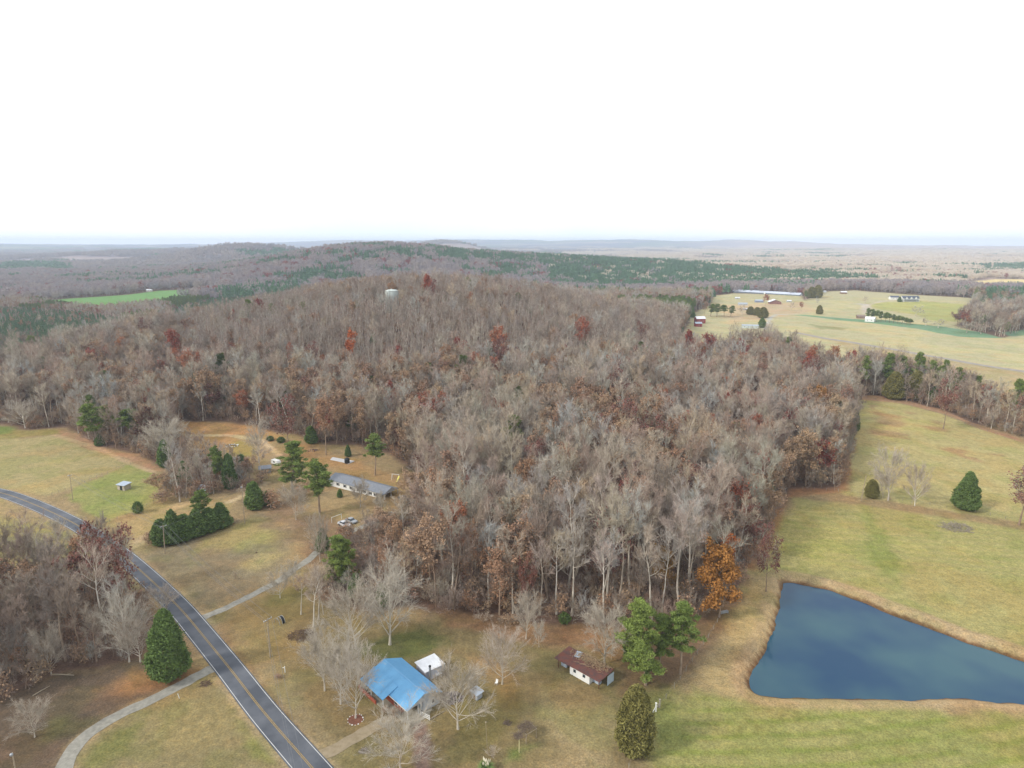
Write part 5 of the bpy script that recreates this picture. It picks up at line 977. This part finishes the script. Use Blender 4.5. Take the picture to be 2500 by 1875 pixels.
for x in (-14.5, -11.5, -7, -3, 1.5, 5.5, 9.0, 12):
    if abs(x) < LL / 2 - 5.2:
        f = MB().box((x, -4.33, 1.55), (1.0, .1, 1.3)).build('window', m_white, g); MB().box((x, -4.4, 1.55), (.8, .05, 1.1)).build('pane', m_glass, f)
        for s in (-.75, .75): MB().box((x + s, -4.35, 1.55), (.36, .06, 1.35)).build('shutter', m_black, g)
MB().box((3.6, -4.35, 1.1), (1.0, .1, 2.1)).build('front_door', m_wood, g)
for y in (-4.3, 0, 4.3): MB().box((LL / 2 - .4, y, 1.2), (.2, .2, 3.1)).build('carport_post', m_white, g)
# ---- cars
def car(name, p, rz, col_, label, L_=6.0, W_=2.25, old=False):
    k = L_ / 4.8; e_ = empty(name, p, rz, label, 'car'); m_ = mat(name + '_paint', col_, .35, .05, 1.5, metallic=.1, spec=.5)
    pr = [(-2.4, .35), (-2.4, .85), (-2.25, .98), (-1.55, 1.02), (1.0, 1.0), (2.2, .86), (2.4, .7), (2.4, .35)]
    def ext(pts, w, mm, nm): 
        b = MB(); b.prism([(x * k, -w / 2, z * k) for x, z in pts], (0, 0, 0), (0, w, 0)); return b.build(nm, mm, e_)
    ext(pr, W_, m_, 'body'); ext([(-1.7, 1.0), (-1.1, 1.46), (.25, 1.48), (1.05, 1.0)], W_ * .86, m_glass, 'windows'); ext([(-1.12, 1.44), (-1.1, 1.5), (.25, 1.52), (.3, 1.45)], W_ * .82, m_, 'roof')
    for x in (-1.5, 1.5):
        for s in (-1, 1): MB().tube([(x * k, s * W_ * .44, .34 * k), (x * k, s * W_ * .52, .34 * k)], .34 * k, 12).build('wheel', m_rubber, e_)
    for s in (-1, 1): MB().box((2.41 * k, s * W_ * .36, .7 * k), (.06, .4, .16)).build('headlight', m_glass, e_)
    return e_
def zp(x, y): return (x, y, H1(x, y))
car('white_car', zp(*flat(841, 1287)), math.atan2(-4.3, 5.1), (222, 224, 228), 'white car parked under trees below the grey roofed house')
car('silver_car', zp(*flat(858, 1278)), math.atan2(-4.0, 4.0) + .1, (176, 180, 184), 'silver car parked behind the white car below the grey roofed house', 5.4)
car('black_car', zp(*flat(985, 1222)), math.atan2(-4.3, 5.1), (60, 62, 68), 'dark car beside the carport of the grey roofed house', 5.2)
# ---- left field huts
x, y = flat(304, 1196); h_ = empty('field_hut', (x, y, H1(x, y)), R(-20), 'small square hut with a tin roof alone in the green paddock', 'hut')
MB().box((0, 0, 1.1), (4.3, 3.4, 2.6)).build('wall', mat('hut_boards', (188, 176, 158), .9, .12, 2), h_); MB().prism([(-2.6, -2.1, 2.35), (-2.6, 2.1, 2.75), (-2.6, 2.1, 2.85), (-2.6, -2.1, 2.45)], (0, 0, 0), (5.2, 0, 0)).build('roof', m_tin, h_); MB().box((0.2, -1.72, 1.0), (1.3, .06, 2.0)).build('doorway', m_black, h_)
gable('stone_shed', at(503, 1202), 5.6, 4.6, 1.9, 3.2, R(-28), mat('stone_wall', (150, 152, 142), .95, .25, 3), m_tin, 'low grey shed with a tin roof on the track beyond the cedar hedge', 'shed', nwin=0)
tag(MB().prism([(-1.7, -1, 0), (-1.7, 1, 0), (-1.7, .8, .7), (-1.7, -.7, .9)], (0, 0, 0), (3.6, 0, 0)).build('blue_tarp', mat('tarp', (150, 170, 206), .6, .15, 2)), 'pale blue tarp over a low heap beside the grey tin roofed shed', 'tarp').location = at(481, 1203)
gable('garden_shed', at(648, 1152), 5.2, 4.2, 2.2, 3.3, R(20), mat('shed_wall', (170, 166, 156), .9, .15, 2), m_grey, 'weathered grey shed behind the tall pines left of the grey roofed house', 'shed', nwin=1)
c_ = empty('caravan', at(674, 1134), R(-35), 'old white caravan half hidden behind the tall pine', 'caravan'); MB().prism([(-2.6, -1.1, .5), (-2.7, -1.1, 1.4), (-2.3, -1.1, 2.5), (2.2, -1.1, 2.5), (2.7, -1.1, 1.5), (2.5, -1.1, .5)], (0, 0, 0), (0, 2.2, 0)).build('body', m_white, c_); MB().box((0, -1.12, 1.7), (1.4, .06, .7)).build('window', m_glass, c_)
for s in (-1, 1): MB().tube([(0, s * 1.0, .4), (0, s * 1.2, .4)], .38, 12).build('wheel', m_rubber, c_)
pv = [(*flat(u, v), 0) for u, v in ((812, 1118), (866, 1127), (851, 1134), (836, 1130), (806, 1124))]; pv = [(x, y, H1(x, y) + .12) for x, y, _ in pv]; tag(MB().slab(pv, .5).build('concrete_pad', mat('pale_pad', (206, 204, 204), .9, .05, 1)), 'pale concrete pad behind the grey roofed house', kind='structure')
t_ = MB().lathe([(1.25, 0), (1.3, .2), (1.3, 2.1), (1.1, 2.45), (.35, 2.6), (.35, 2.8)], sides=20).build('water_butt', m_black, None, True); t_.location = at(847.6, 1130.5); t_.location.z += .1; tag(t_, 'black plastic water tank standing on the pale concrete pad', 'tank')
# swing set
sp = at(966, 1171); s_ = empty('swing_set', sp, R(-12), 'white swing set with a yellow slide at the edge of the wood', 'swing set')
MB().tube([(-1.9, 0, 2.7), (1.9, 0, 2.7)], .09, 6).build('top_bar', m_white, s_)
for x in (-1.7, 1.7):
    for s in (-1, 1): MB().tube([(x, 0, 2.7), (x, s * 1.1, -.1)], .08, 6).build('leg', m_white, s_)
MB().slab([(1.5, -.2, 2.1), (2.2, -.2, 2.1), (2.2, -3.2, .25), (1.5, -3.2, .25)], .1).build('slide', mat('slide_yellow', (232, 220, 110), .5, .05, 2), s_)
def frame(name, p, q, h, label, cat='frame'):
    a = at(*p); b = at(*q); e_ = empty(name, a, 0, label, cat); d = b - a
    for v in (Vector((0, 0, 0)), d): MB().tube([v - Vector((0, 0, .1)), v + Vector((0, 0, h))], .1, 6).build('post', m_white, e_)
    MB().tube([Vector((0, 0, h)), d + Vector((0, 0, h))], .09, 6).build('crossbar', m_white, e_); return e_
frame('goal_frame', (661, 1239), (684, 1231), 1.9, 'white goal frame on the lawn by the hedge left of the grey roofed house', 'goal')
frame('goal_frame', (810, 1276), (834, 1267), 2.2, 'thin white goal frame standing behind the parked cars', 'goal')
# ---- poles and wires
def pole(base, top, label, arm=0, az=0.0, name='utility_pole', r=.17, lamp=False, b=None, h=None):
    p = at(*base) if b is None else b; tpv = P3(top[0], top[1], p.y) if top else Vector((p.x, p.y, p.z + h)); e_ = empty(name, p, 0, label, 'pole'); d = tpv - p
    MB().tube([Vector((0, 0, -.3)), d * .5, d], [r * 1.15, r, r * .8], 8).build('pole', m_pole, e_)
    if arm:
        ax = Vector((math.cos(az), math.sin(az), 0)); c = d - Vector((0, 0, .5)); MB().box(c, (arm, .14, .16), az).build('crossarm', m_metal, e_)
        for k in (-.95, -.55, .95): MB().lathe([(.06, 0), (.09, .05), (.05, .1), (.09, .16), (.04, .24)], c + ax * arm / 2 * k + Vector((0, 0, .08)), 8).build('insulator', m_white, e_)
    if lamp: MB().lathe([(.25, -.35), (.34, -.1), (.3, .1), (.1, .25)], d + Vector((.0, -.3, -.1)), 10).build('lamp_head', m_metal, e_)
    return p, tpv
pA, tA = pole((660, 1604), (653, 1509), 'utility pole with a crossarm on the verge near the blue roofed house', 2.6, R(60))
pB, tB = pole((403, 1352), (398, 1282), 'utility pole beside the cedar hedge at the bend of the road', 2.2, R(50))
pC, tC = pole((178, 1221), (170, 1158), 'faint thin utility pole in the green paddock at left', 1.6, R(50), r=.12)
pD, tD = pole((598, 1279), (590, 1188), 'thin service pole with a lamp beside the big round cedar', 0, 0, lamp=True, r=.13)
pole((2102, 1222), (2115, 1160), 'bare leaning pole at the corner of the meadow above the pond', name='bare_pole', r=.16)
pole((2110, 969), (2116, 930), 'bare pale pole at the top corner of the upper pasture', name='bare_pole', r=.2)
pE = Vector(zp(-29.6, 84.)); pole(None, None, 'utility pole across the road just below the picture', 2.6, R(60), b=pE, h=10.4); tE = pE + Vector((0, 0, 10.4))
lx, ly = flat(30, 1838, 8.5); pole(None, None, 'yard lamp on a pale pole at the lower left corner', name='yard_lamp', b=Vector(zp(lx, ly)), h=8.5 - H1(lx, ly), lamp=True, r=.15)
lp = at(1190, 1836); tl_ = P3(1186, 1765, lp.y); o = MB().tube([Vector((0, 0, -.2)), tl_ - lp], [.06, .04], 6).lathe([(.05, 0), (.17, .1), (.14, .28), (.02, .36)], tl_ - lp, 8).build('flag_pole', m_pole); o.location = lp; tag(o, 'slim pole with a round knob behind the pampas grass', 'pole')
m_wire = mat('wire', (120, 122, 124), .5, .05, 1)
def wire(a, b, sag, label, grp, r=.028):
    pts = [a.lerp(b, k / 14) - Vector((0, 0, sag * 4 * (k / 14) * (1 - k / 14))) for k in range(15)]; o = MB().tube([p_ - a for p_ in pts], r, 4, False).build('overhead_wire', m_wire); o.location = a; tag(o, label, 'wire', grp)
for k, nm in ((-.95, 'left'), (-.5, 'middle'), (.95, 'right')):
    ax = Vector((math.cos(R(60)), math.sin(R(60)), 0)) * 1.3 * k
    for a, b, lb in ((tA, tB, 'between the yard pole and the hedge pole'), (tB, tC, 'between the hedge pole and the paddock pole'), (tA, tE, 'crossing the road from the yard pole')): wire(a + ax - Vector((0, 0, .25)), b + ax * .9 - Vector((0, 0, .25)), 1.2, '%s overhead wire %s' % (nm, lb), 'overhead wires ' + lb)
wire(tB - Vector((0, 0, .8)), tD - Vector((0, 0, .6)), .8, 'service wire from the hedge pole to the lamp pole', 'service wires')
# ---- fences
m_post = mat('fence_post', (170, 162, 146), .95, .15, 3)
def fence(pts, n, h, label, wires=2, r=.07, jit=.25, wr=.018):
    P_ = densify([cast(*q) for q in pts], 1.0, 1); idx = np.linspace(0, len(P_) - 1, n).astype(int); e_ = empty('wire_fence', zp(*P_[0]), 0, label, 'fence'); o0 = Vector(zp(*P_[0])); tops = []
    for i in idx:
        b_ = Vector(zp(*P_[i])) - o0; hh = h * random.uniform(1 - jit, 1 + jit); tt = b_ + Vector((random.uniform(-.1, .1), random.uniform(-.1, .1), hh)); MB().tube([b_ - Vector((0, 0, .2)), tt], r, 5).build('post', m_post, e_); tops.append((b_, tt))
    for k in range(wires): MB().tube([a.lerp(b, .95 - .4 * k) for a, b in tops], wr, 3, False).build('wire', m_wire, e_)
fence([(1535, 1880), (1570, 1800), (1595, 1742), (1632, 1700), (1660, 1662), (1700, 1600), (1735, 1550), (1762, 1500)], 17, 1.5, 'old wire fence on weathered posts between the yard and the pond meadow')
fence([(1960, 1195), (2075, 1202), (2160, 1215), (2260, 1232), (2380, 1250), (2500, 1278), (2700, 1310)], 22, 1.4, 'post and wire fence between the mown meadow and the upper pasture')
fence([(127, 1209), (178, 1191), (250, 1160), (319, 1134)], 14, 1.2, 'low wire fence between the left field and the green paddock')
fence([(2115, 972), (2200, 987), (2300, 1013), (2400, 1052), (2500, 1085)], 20, 1.5, 'post fence along the foot of the far belt of trees')
fence([(268, 1275), (330, 1252), (380, 1225), (425, 1205)], 10, 1.2, 'wire fence along the lower edge of the green paddock')
a = at(1596, 1737); 
for i, (u, v, hh, lb) in enumerate(((1601, 1737, 2.3, 'stout white gatepost with a sloping brace on the fence line beside the olive cedar'), (1610, 1727, 2.2, 'grey gatepost just behind the white gatepost on the fence line'))):
    o = MB().box((0, 0, hh / 2 - .1), (.3, .3, hh)).box((.0, .0, hh), (.42, .42, .1)).box((-.45, -.2, .7), (.12, .12, 1.6), .3, 0, .5).build('gatepost', m_white if i == 0 else m_post); o.location = at(u, v); tag(o, lb, 'post')
# mailbox, stakes
o = MB().box((0, 0, .9), (.16, .16, 2.0)).box((-.25, 0, 1.45), (.6, .1, .12)).build('white_post', m_white); o.location = at(696, 1642); tag(o, 'white post with a short side arm on the verge of the road', 'post')
o = MB().box((0, 0, .6), (.1, .1, 1.3)).box((0, 0, 1.25), (.14, .14, .1)).build('marker_stake', m_white); o.location = at(438, 1705); o.rotation_euler = (0, R(-12), 0); tag(o, 'thin white leaning stake beside the lower gravel driveway', 'stake')
# hoop frame
p = at(683, 1520); e_ = empty('hoop_frame', p, R(-35), 'dark half round hoop frame in the grass behind the utility pole', 'hoop frame')
for y in (-.9, 0, .9): MB().tube([(1.4 * math.cos(t), y, 1.9 * math.sin(t)) for t in [math.pi * k / 12 for k in range(13)]], .07, 5).build('hoop', m_metal, e_)
MB().prism([(1.3 * math.cos(t), 0, 1.8 * math.sin(t)) for t in [math.pi * (.0 + .55 * k / 8) for k in range(9)]] + [(1.22 * math.cos(t), 0, 1.72 * math.sin(t)) for t in [math.pi * (.0 + .55 * k / 8) for k in range(8, -1, -1)]], (0, .05, 0), (0, .85, 0)).build('cover', m_black, e_)
# arbour and trellis
def vine_mat(wx, wy, n, seed):
    rg = random.Random(seed); q = MB()
    for i in range(n):
        x, y = rg.uniform(-wx, wx), rg.uniform(-wy, wy); a = rg.uniform(0, 3.14); l = rg.uniform(.4, 1.3); z = rg.uniform(0, .28); q.tube([(x, y, z), (x + math.cos(a) * l * .5, y + math.sin(a) * l * .5, z + rg.uniform(-.1, .15)), (x + math.cos(a) * l, y + math.sin(a) * l, z + rg.uniform(-.2, .1))], .022, 3, False)
    return q
m_vine = mat('bare_vines', (122, 106, 92), .95, .2, 3)
p = (at(1295, 1806) + at(1280, 1792)) / 2; p.z = H1(p.x, p.y); e_ = empty('grape_arbour', p, R(38), 'square wooden arbour roofed with bare brown vines', 'arbour')
for sx in (-1.5, 1.5):
    for sy in (-1.4, 1.4): MB().box((sx, sy, 1.05), (.13, .13, 2.3)).build('post', m_pole, e_)
for s in (-1.4, 1.4): MB().box((0, s, 2.25), (3.3, .1, .12)).build('beam', m_pole, e_)
for s in (-1.5, 1.5): MB().box((s, 0, 2.36), (.1, 3.1, .1)).build('beam', m_pole, e_)
v_ = vine_mat(1.5, 1.4, 420, 1).build('vines', m_vine, e_); v_.location = (0, 0, 2.38)
p = at(1267.5, 1837); e_ = empty('vine_trellis', p, R(20), 'single pale post carrying a tangled head of bare vines', 'trellis'); hh = P3(1267.5, 1799, p.y).z - p.z
MB().box((0, 0, hh / 2 - .1), (.16, .16, hh + .2)).build('post', mat('cream_post', (226, 216, 164), .8, .06, 2), e_); v_ = vine_mat(1.0, .9, 260, 2).build('vines', m_vine, e_); v_.location = (0, 0, hh)
p = at(1263, 1762 + 1); junk('brush_pile', 1240, 1765, 22, .5, 45, [m_vine], 'low tangle of brown twigs on the lawn above the arbour', 'brush pile', 11, 1.3)
# pampas grass
p = at(1186, 1885); e_ = empty('pampas_grass', p, 0, 'clump of pampas grass with white plumes at the bottom edge', 'plant'); rg = random.Random(4); gq = MB(); 
for i in range(420):
    a = rg.uniform(0, 6.28); l = rg.uniform(1.6, 2.6); o1 = Vector((math.cos(a), math.sin(a), 0)); s = Vector((-math.sin(a), math.cos(a), 0)) * .035; b0 = o1 * rg.uniform(0, .35); m1 = b0 + o1 * l * .35 + Vector((0, 0, l * .75)); t1 = b0 + o1 * l * rg.uniform(.6, .95) + Vector((0, 0, l * rg.uniform(.35, .75)))
    gq.quad(b0 - s, b0 + s, m1 + s, m1 - s); gq.quad(m1 - s, m1 + s, t1)
gq.build('leaves', mat('pampas_leaf', (128, 152, 86), .8, .2, 2), e_)
for i in range(16):
    a = rg.uniform(0, 6.28); r = rg.uniform(.1, .9); b0 = Vector((math.cos(a) * r, math.sin(a) * r, rg.uniform(1.9, 2.3))); tt = b0 + Vector((math.cos(a) * .2, math.sin(a) * .2, .95)); MB().tube([b0, b0.lerp(tt, .4), tt], [.03, .13, .02], 6).build('plume', mat('plume', (236, 228, 204), .9, .05, 2) if i == 0 else bpy.data.materials['plume'], e_)
# logs, stones, small things
for (a, b, r, lb) in (((126, 1648), (181, 1650), .2, 'pale fallen log at the front edge of the roadside wood'), ((80, 1700), (122, 1676), .16, 'grey fallen trunk lying in the leaf litter at far left'), ((1049, 1757), (1085, 1738), .14, 'pale log edging beside the patio of the blue roofed house')):
    A_, B_ = at(*a), at(*b); d = B_ - A_; o = MB().tube([Vector((0, 0, r)), d * .5 + Vector((0, 0, r * 1.4)), d + Vector((0, 0, r))], [r, r * .85, r * .5], 7).tube([d * .6 + Vector((0, 0, r)), d * .75 + Vector((.8, .6, .5))], [r * .4, .03], 5).build('fallen_log', m_pole); o.location = A_; tag(o, lb, 'log')
tp_ = at(868, 1757); e_ = empty('stone_ring', tp_, 0, 'ring of pale stones round the tree in front of the blue roofed house', 'stones'); rg = random.Random(8)
MB().lathe([(0.01, .03), (1.75, .05), (1.8, 0)], sides=20).build('mulch_bed', mat('mulch', (128, 84, 66), .95, .2, 2), e_)
for i in range(14):
    a = i / 14 * 6.28 + rg.uniform(-.12, .12); r = 1.8 + rg.uniform(-.15, .15); s = rg.uniform(.12, .24); MB().box((math.cos(a) * r, math.sin(a) * r, s * .3), (s * 1.4, s, s), a + 1.57, rg.uniform(-.3, .3)).build('stone', m_white if i == 0 else bpy.data.materials['white_paint'], e_)
p = at(1212, 1671); e_ = empty('garden_chair', p, R(-30), 'small white garden chair beside the bare tree on the back lawn', 'chair')
MB().box((0, 0, .55), (.65, .6, .08)).build('seat', m_white, e_); MB().box((0, .3, .95), (.65, .07, .75), 0, -.2).build('backrest', m_white, e_)
for sx in (-.26, .26):
    for sy in (-.24, .24): MB().box((sx, sy, .27), (.07, .07, .55)).build('leg', m_white, e_)
o = MB().lathe([(.32, 0), (.3, .25), (.24, .4)], sides=10).build('tree_stump', m_stick2); o.location = at(626, 1350); tag(o, 'dark stump in the middle of the left lawn', 'stump')
o = MB().box((0, 0, .45), (2.6, .8, .5), .1).box((-1.1, 0, .15), (.1, .8, .5)).box((1.1, 0, .15), (.1, .8, .5)).build('feed_trough', m_metal); o.location = at(1768, 1497); o.rotation_euler = (0, 0, .2); tag(o, 'grey feed trough at the corner of the wood below the golden tree', 'trough')
# ---- water tank on the hill
tx, ty = TANK; tz = H1(tx, ty); top = P3(958, 706, ty).z; e_ = empty('water_tower', (tx, ty, tz), 0, 'pale cylindrical water tank showing through bare trees on the hill top', 'water tank'); hh = top - tz
m_tank = mat('tank_paint', (196, 204, 198), .5, .06, .4)
MB().lathe([(5.9, -1), (5.9, hh - 1.8), (5.6, hh - 1.2)], sides=32).build('tank_wall', m_tank, e_, True); MB().lathe([(6.0, hh - 1.75), (5.4, hh - 1.1), (3.5, hh - .35), (.6, hh), (.5, hh + .4)], sides=32).build('dome', m_tank, e_, True)
l_ = MB(); l_.tube([(-1.2, -6.1, 0), (-1.2, -6.1, hh)], .07, 4); l_.tube([(-.7, -6.1, 0), (-.7, -6.1, hh)], .07, 4)
for k in range(int(hh)): l_.box((-.95, -6.1, k + .5), (.5, .06, .06))
l_.build('ladder', m_metal, e_)
# ---- farm in the distance at right
def atf(u, v): return at(u, v)
A_ = atf(1792, 714); B_ = atf(1956, 722); d = B_ - A_; mid = (A_ + B_) / 2; e_ = gable('poultry_house', mid, d.length, 13, 2.6, 6.4, math.atan2(d.y, d.x), mat('house_side', (120, 128, 140), .8, .1, .5), ribbed('poultry_roof', (206, 214, 230), .25), 'very long low poultry house with a pale metal roof across the far pasture', 'barn', nwin=0)
MB().box((0, -7.2, 1.8), (3, 1.8, 3.6)).build('feed_bin', m_white, e_); MB().box((d.length / 2 + .3, 0, 2), (.5, 6, 4.5)).build('end_door', m_white, e_)
m_redw = mat('barn_red', (156, 64, 66), .8, .08, .5)
gable('red_barn', atf(1708, 789), 13, 9, 6.5, 9.5, R(8), m_redw, m_whroof, 'red barn with a white metal roof rising behind the right shoulder of the wood', 'barn', nwin=2, door=3)
gable('red_lean_to_barn', atf(1704, 797), 9, 6, 4.0, 6.0, R(8), mat('barn_red_low', (164, 68, 70), .8, .08, .5), m_tin, 'lower red barn with a grey roof in front of the taller red barn', 'barn', nwin=1)
e_ = gable('mobile_home', atf(1831, 801), 21, 5.5, 3.6, 4.6, R(-14), mat('pale_green_siding', (216, 226, 222), .7, .04, .5), m_tin, 'white mobile home in front of a dark cedar by the farm lane', 'house', nwin=4)
e_ = gable('open_barn', atf(1891, 742), 14, 20, 4.0, 8.5, R(82), mat('barn_brown', (150, 110, 104), .85, .1, .5), m_whroof, 'brown barn with a wide white gable roof in the far farmyard', 'barn', nwin=0, over=1.5)
e_ = gable('blue_shed', atf(1853, 738), 15, 7, 3.4, 5, R(-8), mat('blue_grey_wall', (150, 158, 186), .8, .1, .5), m_tin, 'bluish low shed left of the brown barn in the far farmyard', 'shed', nwin=2)
gable('long_shed', atf(1813, 745), 16, 6, 3, 4.4, R(-6), m_side, m_tin, 'long grey shed below the poultry house', 'shed', nwin=2)
gable('small_shed', atf(1800, 730), 9, 5, 2.6, 3.8, R(-4), m_side, m_whroof, 'small white roofed shed just below the left part of the poultry house', 'shed', nwin=1)
gable('small_shed', atf(1926, 737), 8, 5, 2.2, 3.4, R(0), m_side, m_whroof, 'small white roofed shed right of the brown barn', 'shed', nwin=1)
gable('small_shed', atf(1819, 757), 7, 4, 2.2, 3.4, R(0), m_side, m_whroof, 'small white roofed shed among the dark pines of the farm', 'shed', nwin=1)
gable('field_shelter', atf(2059, 717), 12, 8, 3.2, 5.0, R(-10), mat('shelter_brown', (142, 108, 92), .9, .1, .5), m_whroof, 'small brown shelter with a white roof alone on the far hill pasture', 'shelter', nwin=0)
gable('small_shed', atf(2012, 714), 7, 5, 2.6, 3.8, R(0), m_side, m_whroof, 'small white shed beside the dark pine clump on the far hill', 'shed', nwin=1)
gable('garage', atf(2182, 731), 16, 9, 4.2, 7.0, R(-5), m_white, mat('dark_roof', (92, 98, 116), .8, .08, .5), 'white garage left of the big white farmhouse', 'garage', nwin=2)
e_ = gable('farmhouse', atf(2220, 736), 30, 11, 6.2, 10.5, R(-3), m_white, bpy.data.materials['dark_roof'], 'big white farmhouse with a dark roof and front gables on the far hill', 'house', nwin=5)
for x in (-8.5, 0, 8.5): 
    g_ = MB(); g_.prism([(x - 3.2, -6.2, 5.0), (x + 3.2, -6.2, 5.0), (x, -6.2, 9.6)], (0, 0, 0), (0, 5, 0)); g_.build('front_gable', m_white, e_); MB().prism([(x - 3.6, -6.3, 4.9), (x, -6.3, 9.9), (x, -6.3, 10.2), (x - 3.9, -6.3, 4.9)], (0, -.2, 0), (0, 5.2, 0)).prism([(x + 3.6, -6.3, 4.9), (x, -6.3, 9.9), (x, -6.3, 10.2), (x + 3.9, -6.3, 4.9)], (0, -.2, 0), (0, 5.2, 0)).build('gable_roof', bpy.data.materials['dark_roof'], e_)
MB().prism([(-14, -5.6, 3.4), (-14, -8.4, 2.8), (-14, -8.4, 3.0), (-14, -5.6, 3.7)], (0, 0, 0), (28, 0, 0)).build('porch_roof', bpy.data.materials['dark_roof'], e_)
for k in range(7): MB().box((-13.5 + 4.5 * k, -8.1, 1.3), (.35, .35, 3.1)).build('porch_post', m_white, e_)
e_ = gable('white_cottage', atf(2124, 785), 12, 8, 4, 6.8, R(-40), m_white, m_whroof, 'white cottage with a white roof beside the green strip field', 'house', nwin=2)
gable('brown_cottage', atf(2101, 777), 11, 7, 3.0, 5.2, R(-15), mat('cottage_brown', (150, 120, 104), .9, .1, .5), mat('brown_roof', (150, 132, 122), .9, .1, .5), 'low brown cottage left of the white cottage by the green strip field', 'house', nwin=2)
gable('white_house', atf(365, 711), 11, 7, 3, 4.5, R(4), m_white, m_whroof, 'white roofed house at the edge of the far green field', 'house', nwin=3)
gable('white_house', atf(71, 734), 12, 8, 3.6, 5.5, R(-6), m_white, m_whroof, 'small white house left of the far green field', 'house', nwin=2)
for i, (u, v, lb) in enumerate(((304, 608, 'on the far left plain'), (318, 609, 'beside its neighbour on the far left plain'), (1312, 624, 'in the far valley right of the hill'), (1326, 622, 'next to another house in the far valley'), (1548, 615, 'on the sunny far plain'), (1560, 614, 'behind its neighbour on the sunny far plain'), (1532, 617, 'at the near end of the sunny far hamlet'), (1926, 640, 'on the far plain above the pine slope'), (2010, 646, 'in the pale far woods at right'), (2040, 650, 'right of another house in the pale far woods'), (2075, 652, 'furthest right in the pale far woods'))):
    gable('distant_house', atf(u, v), 26, 16, 8, 14, random.uniform(-.3, .3), m_white, m_whroof, 'tiny white house ' + lb, 'house', 'tiny far houses', nwin=0)
# dead snags at the top right corner of the wood
for (u, v, vt, lb, sd) in ((2047, 972, 880, 'white dead tree with bare curling limbs at the top corner of the wood', 1), (2068, 985, 905, 'slim white dead snag beside the curling dead tree', 2), (1738, 965, 905, 'thin white dead snag high in the right of the wood', 3), (2080, 985, 925, 'leaning white dead trunk nearest the bare pale pole', 4)):
    p = at(u, v); tt = P3(u, vt, p.y) - p; rg = random.Random(sd); q = MB(); q.tube([Vector((0, 0, -.2)), tt * .5 + Vector((.3, 0, 0)), tt], [.5, .35, .1], 7); e_ = empty('dead_tree', p, 0, lb, 'dead tree'); q.build('trunk', bpy.data.materials['dead_white'] if 'dead_white' in bpy.data.materials else mat('dead_white', (214, 206, 196), .9, .08, 1), e_); q = MB()
    for k in range(16 if sd == 1 else 9):
        f = rg.uniform(.35, .95); a = rg.uniform(0, 6.28); l = tt.length * rg.uniform(.18, .42) * (1.2 if sd == 1 else .5); b0 = tt * f; o1 = Vector((math.cos(a), math.sin(a), .5)); q.tube([b0, b0 + o1 * l * .5, b0 + o1 * l + Vector((0, 0, l * .4))], [.16, .1, .03], 5)
    q.build('limbs', bpy.data.materials['dead_white'], e_)
# understorey: brush that fills the wood's edge
bx0 = [(60 + 0, 0)]
# ------------------------------------------------------------------ air
vm = bpy.data.materials.new('haze_air'); vm.use_nodes = True; t = vm.node_tree; t.nodes.remove(t.nodes['Principled BSDF']); pvn = nd(t, 'ShaderNodeVolumePrincipled'); pvn.inputs['Density'].default_value = HAZE_DENSITY; pvn.inputs['Color'].default_value = (.73, .85, 1.0, 1); pvn.inputs['Anisotropy'].default_value = .2
t.links.new(pvn.outputs[0], t.nodes['Material Output'].inputs['Volume'])
zlo = float(GZ.min()) - 3; zhi = max(float(GZ.max()) + 6, CH + 12)
hzb = MB().box((0, 7800, (zlo + zhi) / 2), (31000, 17600, zhi - zlo)).build('haze', vm); tag(hzb, 'pale blue haze fading the far woods', kind='stuff')
print('GROUND RANGE', zlo, zhi)
